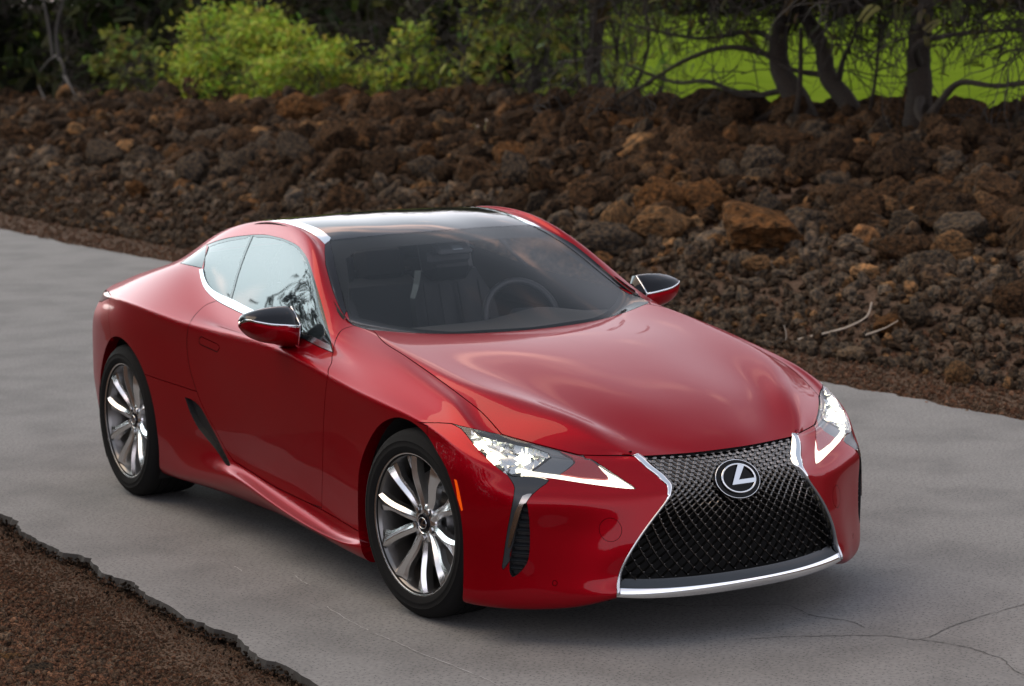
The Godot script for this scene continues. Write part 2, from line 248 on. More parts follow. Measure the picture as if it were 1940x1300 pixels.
const REGION := {
	"front_arch": [13.499,-1,13.499,1.542,13.472,2.094,13.319,2.711,13.207,3.067,13.163,3.35,13.159,3.621,13.171,3.935,13.212,4.272,13.291,4.561,13.406,4.856,13.57,5.231,13.751,5.625,13.909,5.961,14.077,6.284,14.281,6.65,14.482,7.01,14.651,7.236,14.813,7.335,14.984,7.357,15.169,7.265,15.387,7.095,15.631,6.859,15.905,6.539,16.182,6.254,16.404,6.055,16.585,5.775,16.732,5.28,16.844,4.835,16.932,4.534,17,4.262,17.05,3.976,17.081,3.671,17.092,3.35,17.089,2.946,17.08,2.328,17.078,1.795,17.063,1.457,16.999,1.058,16.999,-1],
	"rear_arch": [5.97,-1,5.97,0.575,6.048,1.465,6.109,1.931,6.15,2.364,6.171,2.793,6.172,3.229,6.154,3.651,6.115,4.018,6.058,4.328,5.983,4.6,5.89,4.842,5.782,5.059,5.659,5.25,5.524,5.416,5.378,5.554,5.224,5.661,5.064,5.734,4.901,5.77,4.737,5.768,4.574,5.728,4.416,5.652,4.264,5.542,4.121,5.402,3.989,5.235,3.87,5.04,3.765,4.815,3.677,4.555,3.605,4.245,3.552,3.838,3.519,3.252,3.506,2.657,3.513,2.137,3.539,1.617,3.587,0.968,3.68,0,3.68,-1],
	"side_marker": [16.846,5.381,16.913,5.375,17.001,4.804,17.093,4.24,17.055,4.211,16.952,4.586],
	"tow_hook_cover": [20.471,3.936,20.491,3.82,20.481,3.715,20.437,3.632,20.364,3.578,20.271,3.558,20.173,3.576,20.084,3.631,20.013,3.718,19.967,3.829,19.946,3.954,19.949,4.079,19.975,4.193,20.018,4.283,20.075,4.339,20.143,4.354,20.217,4.327,20.292,4.262,20.363,4.168,20.425,4.056],
	"parking_sensor": [19.043,2.024,19.035,1.978,19.015,1.944,18.987,1.93,18.96,1.941,18.94,1.974,18.933,2.019,18.94,2.065,18.959,2.1,18.986,2.114,19.014,2.103,19.035,2.07],
	"door_handle": [7.949,7.072,8.507,6.873,8.56,6.789,8.557,6.641,8.477,6.448,7.91,6.542,7.86,6.63,7.88,6.87],
	"headlight": [16.302,9.693,16.51,9.864,16.722,10.002,16.961,9.974,17.196,9.845,17.414,9.649,17.603,9.269,17.792,8.601,17.95,7.855,18.038,7.474,18.103,7.296,18.155,7.187,18.2,7.122,18.279,7.21,18.355,7.309,18.403,7.483,18.488,7.646,18.688,7.649,18.938,7.504,19.197,7.266,19.465,7.023,19.728,6.831,19.96,6.684,20.142,6.589,20.285,6.535,20.383,6.53,20.464,6.544,20.301,7.428,20.13,8.467,19.925,9.356,19.718,10.099,19.539,10.882,19.352,11.961,19.271,11.872,19.19,11.908,19.112,11.934,19.005,11.961,18.856,11.986,18.686,12,18.52,12.003,18.357,11.998,18.194,11.981,18.05,11.955,17.951,11.933,17.874,11.913,17.771,11.867,17.612,11.748,17.398,11.465,17.104,10.859,16.869,10.459,16.617,10.079],
	"bumper_vent": [18.423,4.944,18.458,4.575,18.486,4.221,18.49,3.786,18.477,3.37,18.459,3.056,18.436,2.806,18.402,2.63,18.355,2.494,18.29,2.351,18.222,2.237,18.165,2.164,18.118,2.15,18.086,2.235,18.067,2.38,18.064,2.55,18.074,2.767,18.098,3.029,18.136,3.343,18.19,3.765,18.245,4.197,18.295,4.527,18.35,4.856],
	"vent_trim_strip": [18.331,5.28,18.395,5.37,18.457,5.444,18.512,5.463,18.566,5.461,18.533,5.342,18.487,5.179,18.409,4.921,18.329,4.62,18.264,4.268,18.204,3.906,18.138,3.513,18.083,3.207,18.053,3.177,18.031,3.239,18.049,3.455,18.074,3.705,18.12,4.067,18.168,4.488],
	"vent_bezel": [18.081,7.26,18.134,6.664,18.173,6.165,18.177,5.843,18.145,5.4,18.097,4.794,18.056,4.17,17.979,3.276,17.921,2.47,17.945,2.367,17.994,2.482,18.034,2.605,18.074,2.728,18.073,2.96,18.179,3.555,18.28,4.104,18.353,4.576,18.424,4.997,18.5,5.269,18.578,5.463,18.662,5.718,18.744,6.024,18.847,6.51,18.874,7.08,18.741,7.415,18.573,7.536,18.453,7.458,18.335,7.286],
	"front_bumper": [15.208,7.678,15.278,7.795,15.387,8.046,15.578,8.626,15.8,9.102,16.034,9.407,16.292,9.724,16.617,10.079,16.869,10.459,17.104,10.859,17.398,11.465,17.612,11.748,17.771,11.867,17.874,11.913,17.951,11.933,18.05,11.955,18.194,11.981,18.357,11.998,18.52,12.003,18.686,12,18.856,11.986,19.005,11.961,19.112,11.934,19.19,11.908,19.271,11.872,19.27,11.932,19.42,11.963,19.586,11.987,19.77,12.013,19.976,12.034,20.205,12.045,20.455,12.043,20.713,12.007,20.961,11.843,22,12.64,22,-1,15.6,-1,15.6,8],
	"hood": [12.908,12.94,13.107,12.634,13.222,12.29,13.337,12.09,13.468,11.99,13.602,11.96,13.735,11.976,13.875,12.017,14.027,12.055,14.199,12.077,14.384,12.097,14.578,12.105,14.775,12.095,14.991,12.066,15.248,12.024,15.546,11.992,15.852,11.988,16.12,12.01,16.347,12.038,16.565,12.057,16.799,12.064,17.055,12.055,17.309,12.028,17.545,11.977,17.754,11.897,17.842,11.93,17.927,11.957,18.035,11.984,18.18,12.01,18.346,12.027,18.51,12.034,18.677,12.033,18.85,12.023,19,12.002,19.108,11.98,19.188,11.959,19.27,11.932,19.42,11.963,19.586,11.987,19.77,12.013,19.976,12.034,20.205,12.045,20.455,12.043,20.713,12.007,20.961,11.843,22,12.64,22,17,12.5,17,12.98,16.5,12.98,15,12.98,14.2,12.95,13.5],
	"roof_strip": [7.3,13,7.8,12.85,8.5,12.76,9.3,12.75,10.04,12.78,9.95,13.1,9.86,13.22,9.3,13.26,8.5,13.26,7.8,13.2],
	"windshield_trim": [10.05,12.78,10.33,12.4,10.7,12.03,11.3,11.98,11.8,11.98,12.29,11.92,12.33,12.2,12.1,12.7,11.81,12.98,11.36,12.95,11,12.86,10.64,12.82,10.2,12.95,9.97,13.1],
	"windshield": [10,16.5,10,16,10.012,15.593,10.006,15.343,10,15.098,10.001,14.756,10.007,14.263,9.98,13.701,9.909,13.042,9.971,13.001,10.031,12.962,10.129,12.908,10.286,12.842,10.469,12.799,10.637,12.788,10.782,12.797,10.916,12.817,11.04,12.847,11.146,12.882,11.246,12.916,11.356,12.946,11.493,12.969,11.651,12.981,11.814,12.981,11.976,12.962,12.182,12.879,12.317,11.896,12.55,12.257,12.769,12.536,12.868,12.771,12.908,12.94,13.05,12.98,13.3,13.4,13.3,15,13.3,16.5],
	"rear_window": [7.35,17,7.35,15,7.3,14,7.25,13.35,6.6,13.25,5.9,13.2,5.35,13.25,5.3,14,5.25,15,5.25,17],
	"roof": [10,16.5,10,16,10.012,15.593,10.006,15.343,10,15.098,10.001,14.756,10.007,14.263,9.98,13.701,9.909,13.042,9.97,13.05,9.9,12.9,9.3,12.9,8.5,12.9,7.8,13,7.4,13.1,7.36,13.35,7.38,14,7.4,15,7.4,17],
	"belt_trim": [6.679,10.196,6.762,10.126,6.846,10.065,6.936,10.017,7.026,9.979,7.121,9.95,7.238,9.933,7.384,9.929,7.55,9.934,7.727,9.948,7.922,9.969,8.127,9.989,8.324,10.001,8.452,10.003,8.574,10.005,8.848,10.007,9.427,9.997,10.16,9.974,10.759,9.965,11.08,9.965,11.251,9.962,11.414,9.965,11.618,9.987,11.817,10.02,12.021,10.061,11.988,10.287,11.867,10.251,11.746,10.217,11.597,10.182,11.405,10.148,11.194,10.121,10.995,10.107,10.848,10.105,10.704,10.107,10.46,10.104,10.036,10.1,9.523,10.104,9.078,10.111,8.758,10.119,8.499,10.125,8.277,10.124,8.097,10.113,7.955,10.098,7.816,10.082,7.665,10.066,7.516,10.051,7.377,10.044,7.251,10.053,7.135,10.075,7.032,10.107,6.947,10.148,6.876,10.2,6.806,10.259],
	"pillar_trim": [7.984,10.985,7.973,10.832,7.965,10.696,7.97,10.552,7.987,10.417,8.018,10.308,8.051,10.218,8.068,10.154,8.079,10.1,8.147,10.117,8.136,10.17,8.12,10.232,8.088,10.32,8.056,10.427,8.04,10.559,8.035,10.7,8.043,10.833,8.054,10.983],
	"quarter_window": [6.692,10.937,6.812,10.927,6.927,10.925,7.05,10.923,7.181,10.923,7.32,10.924,7.474,10.926,7.659,10.931,7.859,10.939,7.984,10.985,7.973,10.832,7.965,10.696,7.97,10.552,7.987,10.417,8.018,10.308,8.051,10.218,8.068,10.154,8.079,10.1,7.955,10.098,7.816,10.082,7.665,10.066,7.516,10.051,7.377,10.044,7.251,10.053,7.135,10.075,7.032,10.107,6.947,10.148,6.876,10.2,6.806,10.259,6.749,10.403,6.709,10.567,6.7,10.739],
	"door_window": [8.186,10.955,8.314,10.96,8.438,10.963,8.562,10.963,8.682,10.962,8.806,10.96,8.939,10.959,9.075,10.959,9.207,10.958,9.332,10.957,9.452,10.957,9.57,10.955,9.68,10.951,9.787,10.946,9.903,10.939,10.036,10.932,10.18,10.927,10.329,10.923,10.478,10.918,10.627,10.912,10.778,10.91,10.932,10.913,11.084,10.918,11.231,10.923,11.375,10.923,11.513,10.91,11.64,10.875,11.754,10.799,11.835,10.679,11.878,10.549,11.904,10.45,11.925,10.374,11.942,10.292,11.988,10.287,11.867,10.251,11.746,10.217,11.597,10.182,11.405,10.148,11.194,10.121,10.995,10.107,10.848,10.105,10.704,10.107,10.46,10.104,10.036,10.1,9.523,10.104,9.078,10.111,8.758,10.119,8.499,10.125,8.277,10.124,8.147,10.117,8.136,10.17,8.12,10.232,8.088,10.32,8.056,10.427,8.04,10.559,8.035,10.7,8.043,10.833,8.054,10.983],
	"window_surround": [6.573,11.157,6.726,11.098,6.863,11.07,7,11.048,7.138,11.032,7.278,11.021,7.433,11.011,7.621,11.003,7.824,10.999,8.007,11.001,8.154,11.003,8.283,11.005,8.408,11.005,8.533,11.003,8.655,10.998,8.779,10.994,8.908,10.993,9.04,10.993,9.177,10.992,9.326,10.993,9.48,10.996,9.623,11,9.738,11.004,9.839,11.005,9.95,11.003,10.083,11.004,10.229,11.008,10.381,11.012,10.539,11.014,10.699,11.014,10.857,11.022,11.01,11.039,11.155,11.057,11.296,11.07,11.434,11.073,11.572,11.061,11.709,11.028,11.848,10.965,11.969,10.852,12.039,10.683,12.046,10.481,12.026,10.274,12.021,10.061,11.817,10.02,11.618,9.987,11.414,9.965,11.251,9.962,11.08,9.965,10.759,9.965,10.16,9.974,9.427,9.997,8.848,10.007,8.574,10.005,8.452,10.003,8.324,10.001,8.127,9.989,7.922,9.969,7.727,9.948,7.55,9.934,7.384,9.929,7.238,9.933,7.121,9.95,7.026,9.979,6.936,10.017,6.846,10.065,6.762,10.126,6.679,10.196,6.806,10.259,6.749,10.403,6.709,10.567,6.7,10.739,6.692,10.937],
	"rear_pillar_panel": [6.573,11.157,6.332,11.138,6.086,11.093,5.897,10.868,5.74,10.461,5.983,10.307,6.216,10.256,6.47,10.25,6.728,10.268,6.715,10.412,6.709,10.567],
	"side_vent": [7.237,4.595,7.305,4.602,7.38,4.603,7.481,4.588,7.589,4.556,7.69,4.503,7.787,4.421,7.875,4.298,7.964,4.139,8.07,3.935,8.17,3.702,8.257,3.463,8.347,3.229,8.455,3.018,8.558,2.841,8.598,2.743,8.612,2.676,8.579,2.576,8.492,2.572,8.291,2.816,8.077,3.119,7.827,3.421,7.6,3.729,7.478,3.979,7.379,4.192],
	"door": [6.679,10.196,6.762,10.126,6.846,10.065,6.936,10.017,7.026,9.979,7.121,9.95,7.238,9.933,7.384,9.929,7.55,9.934,7.727,9.948,7.922,9.969,8.127,9.989,8.324,10.001,8.452,10.003,8.574,10.005,8.848,10.007,9.427,9.997,10.16,9.974,10.759,9.965,11.08,9.965,11.251,9.962,11.414,9.965,11.618,9.987,11.817,10.02,12.021,10.061,11.965,9.88,12.063,9.257,12.247,8.207,12.247,7.307,12.212,6.915,12.17,6.553,12.116,6.143,12.056,5.737,11.995,5.344,11.935,4.956,11.875,4.579,11.814,4.237,11.755,3.931,11.702,3.635,11.682,3.319,11.172,3.237,10.601,3.171,10.135,3.11,9.82,3.081,9.589,3.074,9.367,3.068,9.109,3.05,8.865,3.038,8.687,3.046,8.61,3.076,8.595,3.116,8.581,3.156,8.548,3.171,8.516,3.187,8.451,3.285,8.339,3.523,8.211,3.822,8.092,4.072,7.994,4.24,7.908,4.377,7.831,4.507,7.764,4.632,7.707,4.752,7.651,4.888,7.588,5.053,7.525,5.238,7.474,5.433,7.439,5.643,7.417,5.877,7.412,6.125,7.424,6.394,7.451,6.699,7.483,7.045,7.51,7.413,7.528,7.811,7.526,8.28,7.494,8.72,7.456,9.025,7.433,9.241,7.432,9.414,7.453,9.563,7.496,9.685,7.563,9.784,7.647,9.867,7.735,9.94],
	"side_skirt": [5.897,4.914,6.114,4.902,6.353,4.889,6.668,4.879,7.007,4.87,7.336,4.862,7.666,4.857,7.707,4.752,7.764,4.632,7.831,4.507,7.908,4.377,7.994,4.24,8.092,4.072,8.211,3.822,8.339,3.523,8.451,3.285,8.516,3.187,8.548,3.171,8.581,3.156,8.595,3.116,8.61,3.076,8.687,3.046,8.865,3.038,9.109,3.05,9.367,3.068,9.589,3.074,9.82,3.081,10.135,3.11,10.601,3.171,11.172,3.237,11.746,3.278,12.292,3.271,12.808,3.2,13.187,3.068,13.361,2.971,13.404,2.943,13.447,2.912,15,3,15,-1,5,-1,5,4.914],
	"fender": [12.395,11.994,12.372,11.684,12.36,11.479,12.36,11.302,12.375,11.133,12.377,10.955,12.338,10.767,12.276,10.614,12.208,10.471,12.09,10.246,11.965,9.88,12.063,9.257,12.247,8.207,12.247,7.307,12.212,6.915,12.17,6.553,12.116,6.143,12.056,5.737,11.995,5.344,11.935,4.956,11.875,4.579,11.814,4.237,11.755,3.931,11.702,3.635,11.682,3.319,11.682,-1,22,-1,22,13.4,12.9,13.4,12.965,12.839,12.769,12.536],
	"tail_light": [4.05,7.75,3.98,8.25,3.5,8.9,2.6,8.9,1.5,8.9,0.8,8.6,0.8,7.3,1.5,7,2.6,6.9,3.3,7],
	"rear_bumper": [3.964,7.96,4.044,6.976,4.126,6.565,4.178,6.327,4.227,6.135,4.293,5.939,4.352,5.753,5,2,5,-1,-1,-1,-1,8.3,2.9,8.3],
	"trunk_lid": [5.2,17,5.2,15,5.25,14,5.28,13.2,4.6,12.4,3.6,12.3,2.9,12.2,1.4,11.5,0.3,9.6,-1,9.6,-1,17],
}
const LAMP := {
	"daytime_light": [19.694,10.029,20.108,8.458,20.436,6.674,20.239,6.587,19.869,6.637,19.479,6.805,18.961,7.269,18.567,7.884,18.337,8.153,18.241,8.708,18.378,9.05,18.554,8.731,19.003,8.357,19.414,7.822,19.887,7.697,19.974,7.924,19.932,8.579],
	"red_insert": [18.857,12.009,19.353,11.861,19.683,10.029,19.921,8.576,19.962,8.015,19.885,7.79,19.409,7.922,19.009,8.472,19.123,9.55,19.205,10.333,19.127,11.616],
	"grey_insert": [18.315,11.976,18.566,12.01,18.839,11.999,19.108,11.591,19.185,10.329,19.105,9.545,18.991,8.461,18.553,8.836,18.711,10.314,18.776,11.037,18.701,11.789,18.456,11.891],
	"lamp_reflector": [16.732,9.971,17.159,10.524,17.955,11.667,18.462,11.862,18.706,11.745,18.768,11.017,18.703,10.309,18.544,8.877,18.338,7.849,18.165,7.311,17.941,8.508,17.572,9.793],
}
const LEDS := [17.366,10.143,17.737,10.311,18.02,10.188,17.777,9.454,18.138,11.235,18.208,9.907,18.311,10.563,18.117,8.649,18.334,9.359]
# ---------- the body surface: a bicubic B-spline over a 22 x 17 cage, cut into panels ----------
const NU := 22
const NV := 17
var E := []     # extended cage [i][j]

func ready_cage() -> void:
	var P := []
	for i in NU:
		var row := []
		for j in NV:
			var a: Array = CAGE["r%d" % j]
			row.append(Vector3(a[i * 3], a[i * 3 + 1], a[i * 3 + 2]))
		P.append(row)
	var rows := [row_ext(P[0], P[1], 2.0)]
	for i in NU: rows.append(P[i])
	rows.append(row_ext(P[NU - 1], P[NU - 2], 2.0))
	for r in rows:
		var m := Vector3(1, 1, -1)
		E.append([r[0] * 2.0 - r[1]] + r + [r[NV - 2] * m, r[NV - 3] * m])

func row_ext(a: Array, b: Array, k: float) -> Array:
	var o := []
	for j in a.size(): o.append(a[j] * k - b[j])
	return o

func ev(u: float, v: float) -> Array:
	u = clampf(u, 0.0, NU - 1.0); v = clampf(v, 0.0, NV - 1.0)
	var i := mini(int(u), NU - 2)
	var j := mini(int(v), NV - 2)
	var t := u - i
	var s := v - j
	var bu := [(1 - t) * (1 - t) * (1 - t) / 6.0, (3 * t * t * t - 6 * t * t + 4) / 6.0, (-3 * t * t * t + 3 * t * t + 3 * t + 1) / 6.0, t * t * t / 6.0]
	var bv := [(1 - s) * (1 - s) * (1 - s) / 6.0, (3 * s * s * s - 6 * s * s + 4) / 6.0, (-3 * s * s * s + 3 * s * s + 3 * s + 1) / 6.0, s * s * s / 6.0]
	var du := [-(1 - t) * (1 - t) / 2.0, (3 * t * t - 4 * t) / 2.0, (-3 * t * t + 2 * t + 1) / 2.0, t * t / 2.0]
	var dv := [-(1 - s) * (1 - s) / 2.0, (3 * s * s - 4 * s) / 2.0, (-3 * s * s + 2 * s + 1) / 2.0, s * s / 2.0]
	var p := Vector3.ZERO
	var pu := Vector3.ZERO
	var pv := Vector3.ZERO
	for a in 4:
		var r: Array = E[i + a]
		var x: Vector3 = r[j] * bv[0] + r[j + 1] * bv[1] + r[j + 2] * bv[2] + r[j + 3] * bv[3]
		p += x * bu[a]
		pu += x * du[a]
		pv += (r[j] * dv[0] + r[j + 1] * dv[1] + r[j + 2] * dv[2] + r[j + 3] * dv[3]) * bu[a]
	var n := pu.cross(pv).normalized()
	return [p, n, pu, pv]

func at(u: float, v: float, h := 0.0) -> Vector3:
	var e := ev(u, v)
	return e[0] + e[1] * h

# polygon of (u, v) moved outwards by d metres along the surface
func grown(q: PackedVector2Array, d: float) -> PackedVector2Array:
	var o := PackedVector2Array()
	var n := q.size()
	var ccw := 0.0
	for i in n: ccw += q[i].cross(q[(i + 1) % n])
	var sg := 1.0 if ccw > 0.0 else -1.0
	for i in n:
		var e := ev(q[i].x, q[i].y)
		var a := q[i] - q[(i - 1 + n) % n]
		var b := q[(i + 1) % n] - q[i]
		var ta: Vector3 = (e[2] * a.x + e[3] * a.y).normalized()
		var tb: Vector3 = (e[2] * b.x + e[3] * b.y).normalized()
		var t := (ta + tb).normalized()
		var dirv: Vector3 = e[1].cross(t).normalized() * sg
		# solve du, dv so that Su du + Sv dv = dirv * d
		var g11: float = e[2].dot(e[2]) + 1e-7
		var g12: float = e[2].dot(e[3])
		var g22: float = e[3].dot(e[3]) + 1e-7
		var r1: float = e[2].dot(dirv)
		var r2: float = e[3].dot(dirv)
		var det := maxf(g11 * g22 - g12 * g12, 1e-9)
		var k := Vector2((r1 * g22 - r2 * g12) / det, (r2 * g11 - r1 * g12) / det)
		# test on which side it went
		var out2 := Vector2(a.y + b.y, -a.x - b.x) * sg
		if k.dot(out2) < 0.0: k = -k
		k *= d / maxf(0.5, ta.dot(t))
		o.append(q[i] + k.limit_length(0.25))
	return o

func polygon_of(a: Array) -> PackedVector2Array:
	var o := PackedVector2Array()
	for i in range(0, a.size(), 2): o.append(Vector2(a[i], a[i + 1]))
	return o

func box_of(q: PackedVector2Array) -> Rect2:
	var r := Rect2(q[0], Vector2.ZERO)
	for p in q: r = r.expand(p)
	return r

var prior := []
var cut := {}       # region name -> Buf of its outer skin (right half)
var OFFSET := {"belt_trim": 0.004, "roof_strip": 0.003, "windshield_trim": 0.002, "vent_trim_strip": 0.004, "door_window": -0.004, "quarter_window": -0.003, "window_surround": -0.002, "side_vent": -0.03, "bumper_vent": -0.035, "rear_pillar_panel": -0.001, "headlight": 0.001, "side_marker": 0.001, "pillar_trim": -0.002}
var HALF_GAP := {"belt_trim": 0.0008, "pillar_trim": 0.0, "windshield": 0.001, "windshield_trim": 0.0005, "roof_strip": 0.0006, "window_surround": 0.0004, "door_window": 0.0004, "quarter_window": 0.0004, "front_arch": 0.0, "rear_arch": 0.0, "bumper_vent": 0.0, "side_vent": 0.0, "vent_trim_strip": 0.0006, "vent_bezel": 0.001, "headlight": 0.0012, "roof": 0.001, "side_marker": 0.0, "tow_hook_cover": 0.0009, "parking_sensor": 0.0012, "door_handle": 0.0022}

func cut_panels() -> void:
	var regs := []
	for k in REGION:
		var q := polygon_of(REGION[k])
		var g: float = HALF_GAP.get(k, 0.0021)
		var qi := grown(q, -g) if g > 0.0 else q
		var qo := grown(q, g) if g > 0.0 else q
		regs.append([k, qi, qo, box_of(qo)])
		cut[k] = Buf.new()
	cut["side_body"] = Buf.new()
	cut["shell"] = Buf.new()
	var opens := ["front_arch", "rear_arch", "windshield", "rear_window", "door_window", "quarter_window", "side_vent", "bumper_vent", "headlight", "tail_light"]
	var step := 1.0 / 6.0
	for iu in int((NU - 1) * 6):
		for iv in int((NV - 1) * 6):
			var r := Rect2(iu * step, iv * step, step, step)
			var rem: Array = [PackedVector2Array([r.position, Vector2(r.end.x, r.position.y), r.end, Vector2(r.position.x, r.end.y)])]
			var open := false
			for g in regs:
				if rem.is_empty(): break
				if not g[3].intersects(r): continue
				var nxt := []
				var hit := false
				for q in rem:
					for t in Geometry2D.intersect_polygons(q, g[1]):
						skin(cut[g[0]], t, OFFSET.get(g[0], 0.0))
						hit = true
					nxt.append_array(Geometry2D.clip_polygons(q, g[2]))
				rem = nxt
				if hit and g[0] in opens: open = true
			for q in rem: skin(cut["side_body"], q, 0.0)
			if not open and r.position.y > 0.9:
				skin(cut["shell"], PackedVector2Array([r.position, Vector2(r.end.x, r.position.y), r.end, Vector2(r.position.x, r.end.y)]), -0.016)
	for gi in regs.size():
		var g: Array = regs[gi]
		prior = regs.slice(0, gi)
		if g[0] in ["front_arch", "rear_arch"]: rim(cut["side_body"], g[1], 0.0, 0.05)
		elif g[0] == "side_vent" or g[0] == "bumper_vent": rim(cut[g[0]], g[1], 0.0, 0.034)
		else: rim(cut[g[0]], g[1], OFFSET.get(g[0], 0.0), 0.012)
	prior = []

func skin(b: Buf, q: PackedVector2Array, h: float) -> void:
	if q.size() < 3 or Geometry2D.is_polygon_clockwise(q) and q.size() < 3: return
	var id := Geometry2D.triangulate_polygon(q)
	if id.is_empty(): return
	var folded := h < -0.01
	var e := []
	for p in q: e.append(ev(p.x, p.y))
	for k in range(0, id.size(), 3):
		var a: Array = e[id[k]]
		var c: Array = e[id[k + 1]]
		var d: Array = e[id[k + 2]]
		if folded and ((c[0] + c[1] * h) - (a[0] + a[1] * h)).cross((d[0] + d[1] * h) - (a[0] + a[1] * h)).dot((c[0] - a[0]).cross(d[0] - a[0])) <= 0.0: continue
		b.tri(a[0] + a[1] * h, c[0] + c[1] * h, d[0] + d[1] * h, a[1], c[1], d[1])

# the turned-in edge along a panel's outline
func rim(b: Buf, q: PackedVector2Array, h: float, deep: float) -> void:
	var n := q.size()
	for i in n:
		var a := q[i]
		var c := q[(i + 1) % n]
		if a.y > 15.9 and c.y > 15.9: continue
		if (a.x > 21.0 and c.x > 21.0) or (a.x < 0.0 and c.x < 0.0) or (a.y < 0.0 and c.y < 0.0): continue
		var m := maxi(1, int(ceil((c - a).length() / 0.2)))
		for k in m:
			var p := a.lerp(c, float(k) / m)
			var w := a.lerp(c, float(k + 1) / m)
			if p.y < 0.0 or w.y < 0.0 or p.x > 20.97 or w.x > 20.97: continue
			var mid := (p + w) * 0.5
			var hidden := false
			for g in prior:
				if g[3].has_point(mid) and Geometry2D.is_point_in_polygon(mid, g[1]):
					hidden = true
					break
			if hidden: continue
			var e := ev(p.x, p.y)
			var f := ev(w.x, w.y)
			var out: Vector3 = (f[0] - e[0]).cross(e[1])
			b.quad(e[0] + e[1] * h, f[0] + f[1] * h, f[0] + f[1] * (h - deep), e[0] + e[1] * (h - deep), out)

func build_car() -> void:
	var car := Node3D.new()
	car.name = "sports_car"
	add_child(car)
	tag(car, "glossy red two-door sports coupe with black roof standing on the road", "car")
	ready_cage()
	cut_panels()
	var look := {"hood": "red_paint", "front_bumper": "red_paint", "fender": "red_paint", "door": "red_paint", "side_skirt": "red_paint", "side_body": "red_paint", "rear_bumper": "red_paint", "trunk_lid": "red_paint",
		"roof": "roof_paint", "roof_strip": "chrome", "windshield": "windshield_glass", "windshield_trim": "black_gloss", "rear_window": "window_glass", "door_window": "window_glass", "quarter_window": "window_glass",
		"belt_trim": "satin_chrome", "pillar_trim": "black_gloss", "window_surround": "black_gloss", "rear_pillar_panel": "black_gloss", "side_vent": "black_plastic", "bumper_vent": "black_plastic", "vent_bezel": "gunmetal", "vent_trim_strip": "bronze_chrome",
		"headlight": "lamp_glass", "tail_light": "tail_red", "shell": "shell_black", "side_marker": "amber_lamp", "tow_hook_cover": "red_paint", "parking_sensor": "red_paint", "door_handle": "red_paint"}
	var whole := ["hood", "front_bumper", "roof", "windshield", "rear_window", "trunk_lid", "rear_bumper", "shell"]
	for k in look:
		var b: Buf = cut[k]
		if k in whole:
			var w := Buf.new()
			w.add(b); w.add(b.mirrored())
			put(k, w, M[look[k]], car)
		else:
			put(k, b, M[look[k]], car)
			put(k, b.mirrored(), M[look[k]], car)
	car_details(car)

func cr(a: Vector3, b: Vector3, c: Vector3, d: Vector3, t: float) -> Vector3:
	return 0.5 * (2.0 * b + (c - a) * t + (2.0 * a - 5.0 * b + 4.0 * c - d) * t * t + (3.0 * b - a - 3.0 * c + d) * t * t * t)

func smooth_line(q: Array, m: int) -> Array:
	var o := []
	var n := q.size()
	for i in n - 1:
		var a: Vector3 = q[i - 1] if i > 0 else q[0] * 2.0 - q[1]
		var d: Vector3 = q[i + 2] if i + 2 < n else q[n - 1] * 2.0 - q[n - 2]
		for k in m: o.append(cr(a, q[i], q[i + 1], d, float(k) / m))
	o.append(q[n - 1])
	return o

func smooth_grid(P: Array, m: int, k: int) -> Array:
	var rows := []
	for r in P: rows.append(smooth_line(r, k))
	var cols := []
	for j in rows[0].size():
		var q := []
		for i in rows.size(): q.append(rows[i][j])
		cols.append(smooth_line(q, m))
	var o := []
	for i in cols[0].size():
		var r := []
		for j in cols.size(): r.append(cols[j][i])
		o.append(r)
	return o

# profile of (axial z, radius) turned round z; smooth where the profile bends gently
func lathe(b: Buf, prof: Array, seg: int, hard := 0.5) -> void:
	for i in prof.size() - 1:
		var p: Vector2 = prof[i]
		var q: Vector2 = prof[i + 1]
		var d := (q - p).normalized()
		var nn := Vector2(d.y, -d.x)
		var n0 := nn
		var n1 := nn
		if i > 0:
			var e: Vector2 = (p - prof[i - 1]).normalized()
			var ne := Vector2(e.y, -e.x)
			if ne.dot(nn) > hard: n0 = (ne + nn).normalized()
		if i + 2 < prof.size():
			var e: Vector2 = (prof[i + 2] - q).normalized()
			var ne := Vector2(e.y, -e.x)
			if ne.dot(nn) > hard: n1 = (ne + nn).normalized()
		for k in seg:
			var a0 := TAU * k / seg
			var a1 := TAU * (k + 1) / seg
			var u0 := Vector3(cos(a0), sin(a0), 0)
			var u1 := Vector3(cos(a1), sin(a1), 0)
			var Z := Vector3(0, 0, 1)
			var A := u0 * p.y + Z * p.x
			var B := u1 * p.y + Z * p.x
			var C := u1 * q.y + Z * q.x
			var D := u0 * q.y + Z * q.x
			var NA := u0 * n0.y + Z * n0.x
			var NB := u1 * n0.y + Z * n0.x
			var NC := u1 * n1.y + Z * n1.x
			var ND := u0 * n1.y + Z * n1.x
			# the profile runs so that its right-hand side is outside; flip if it faces the axis the wrong way is handled by callers
			b.tri(A, B, C, NA, NB, NC)
			b.tri(A, C, D, NA, NC, ND)

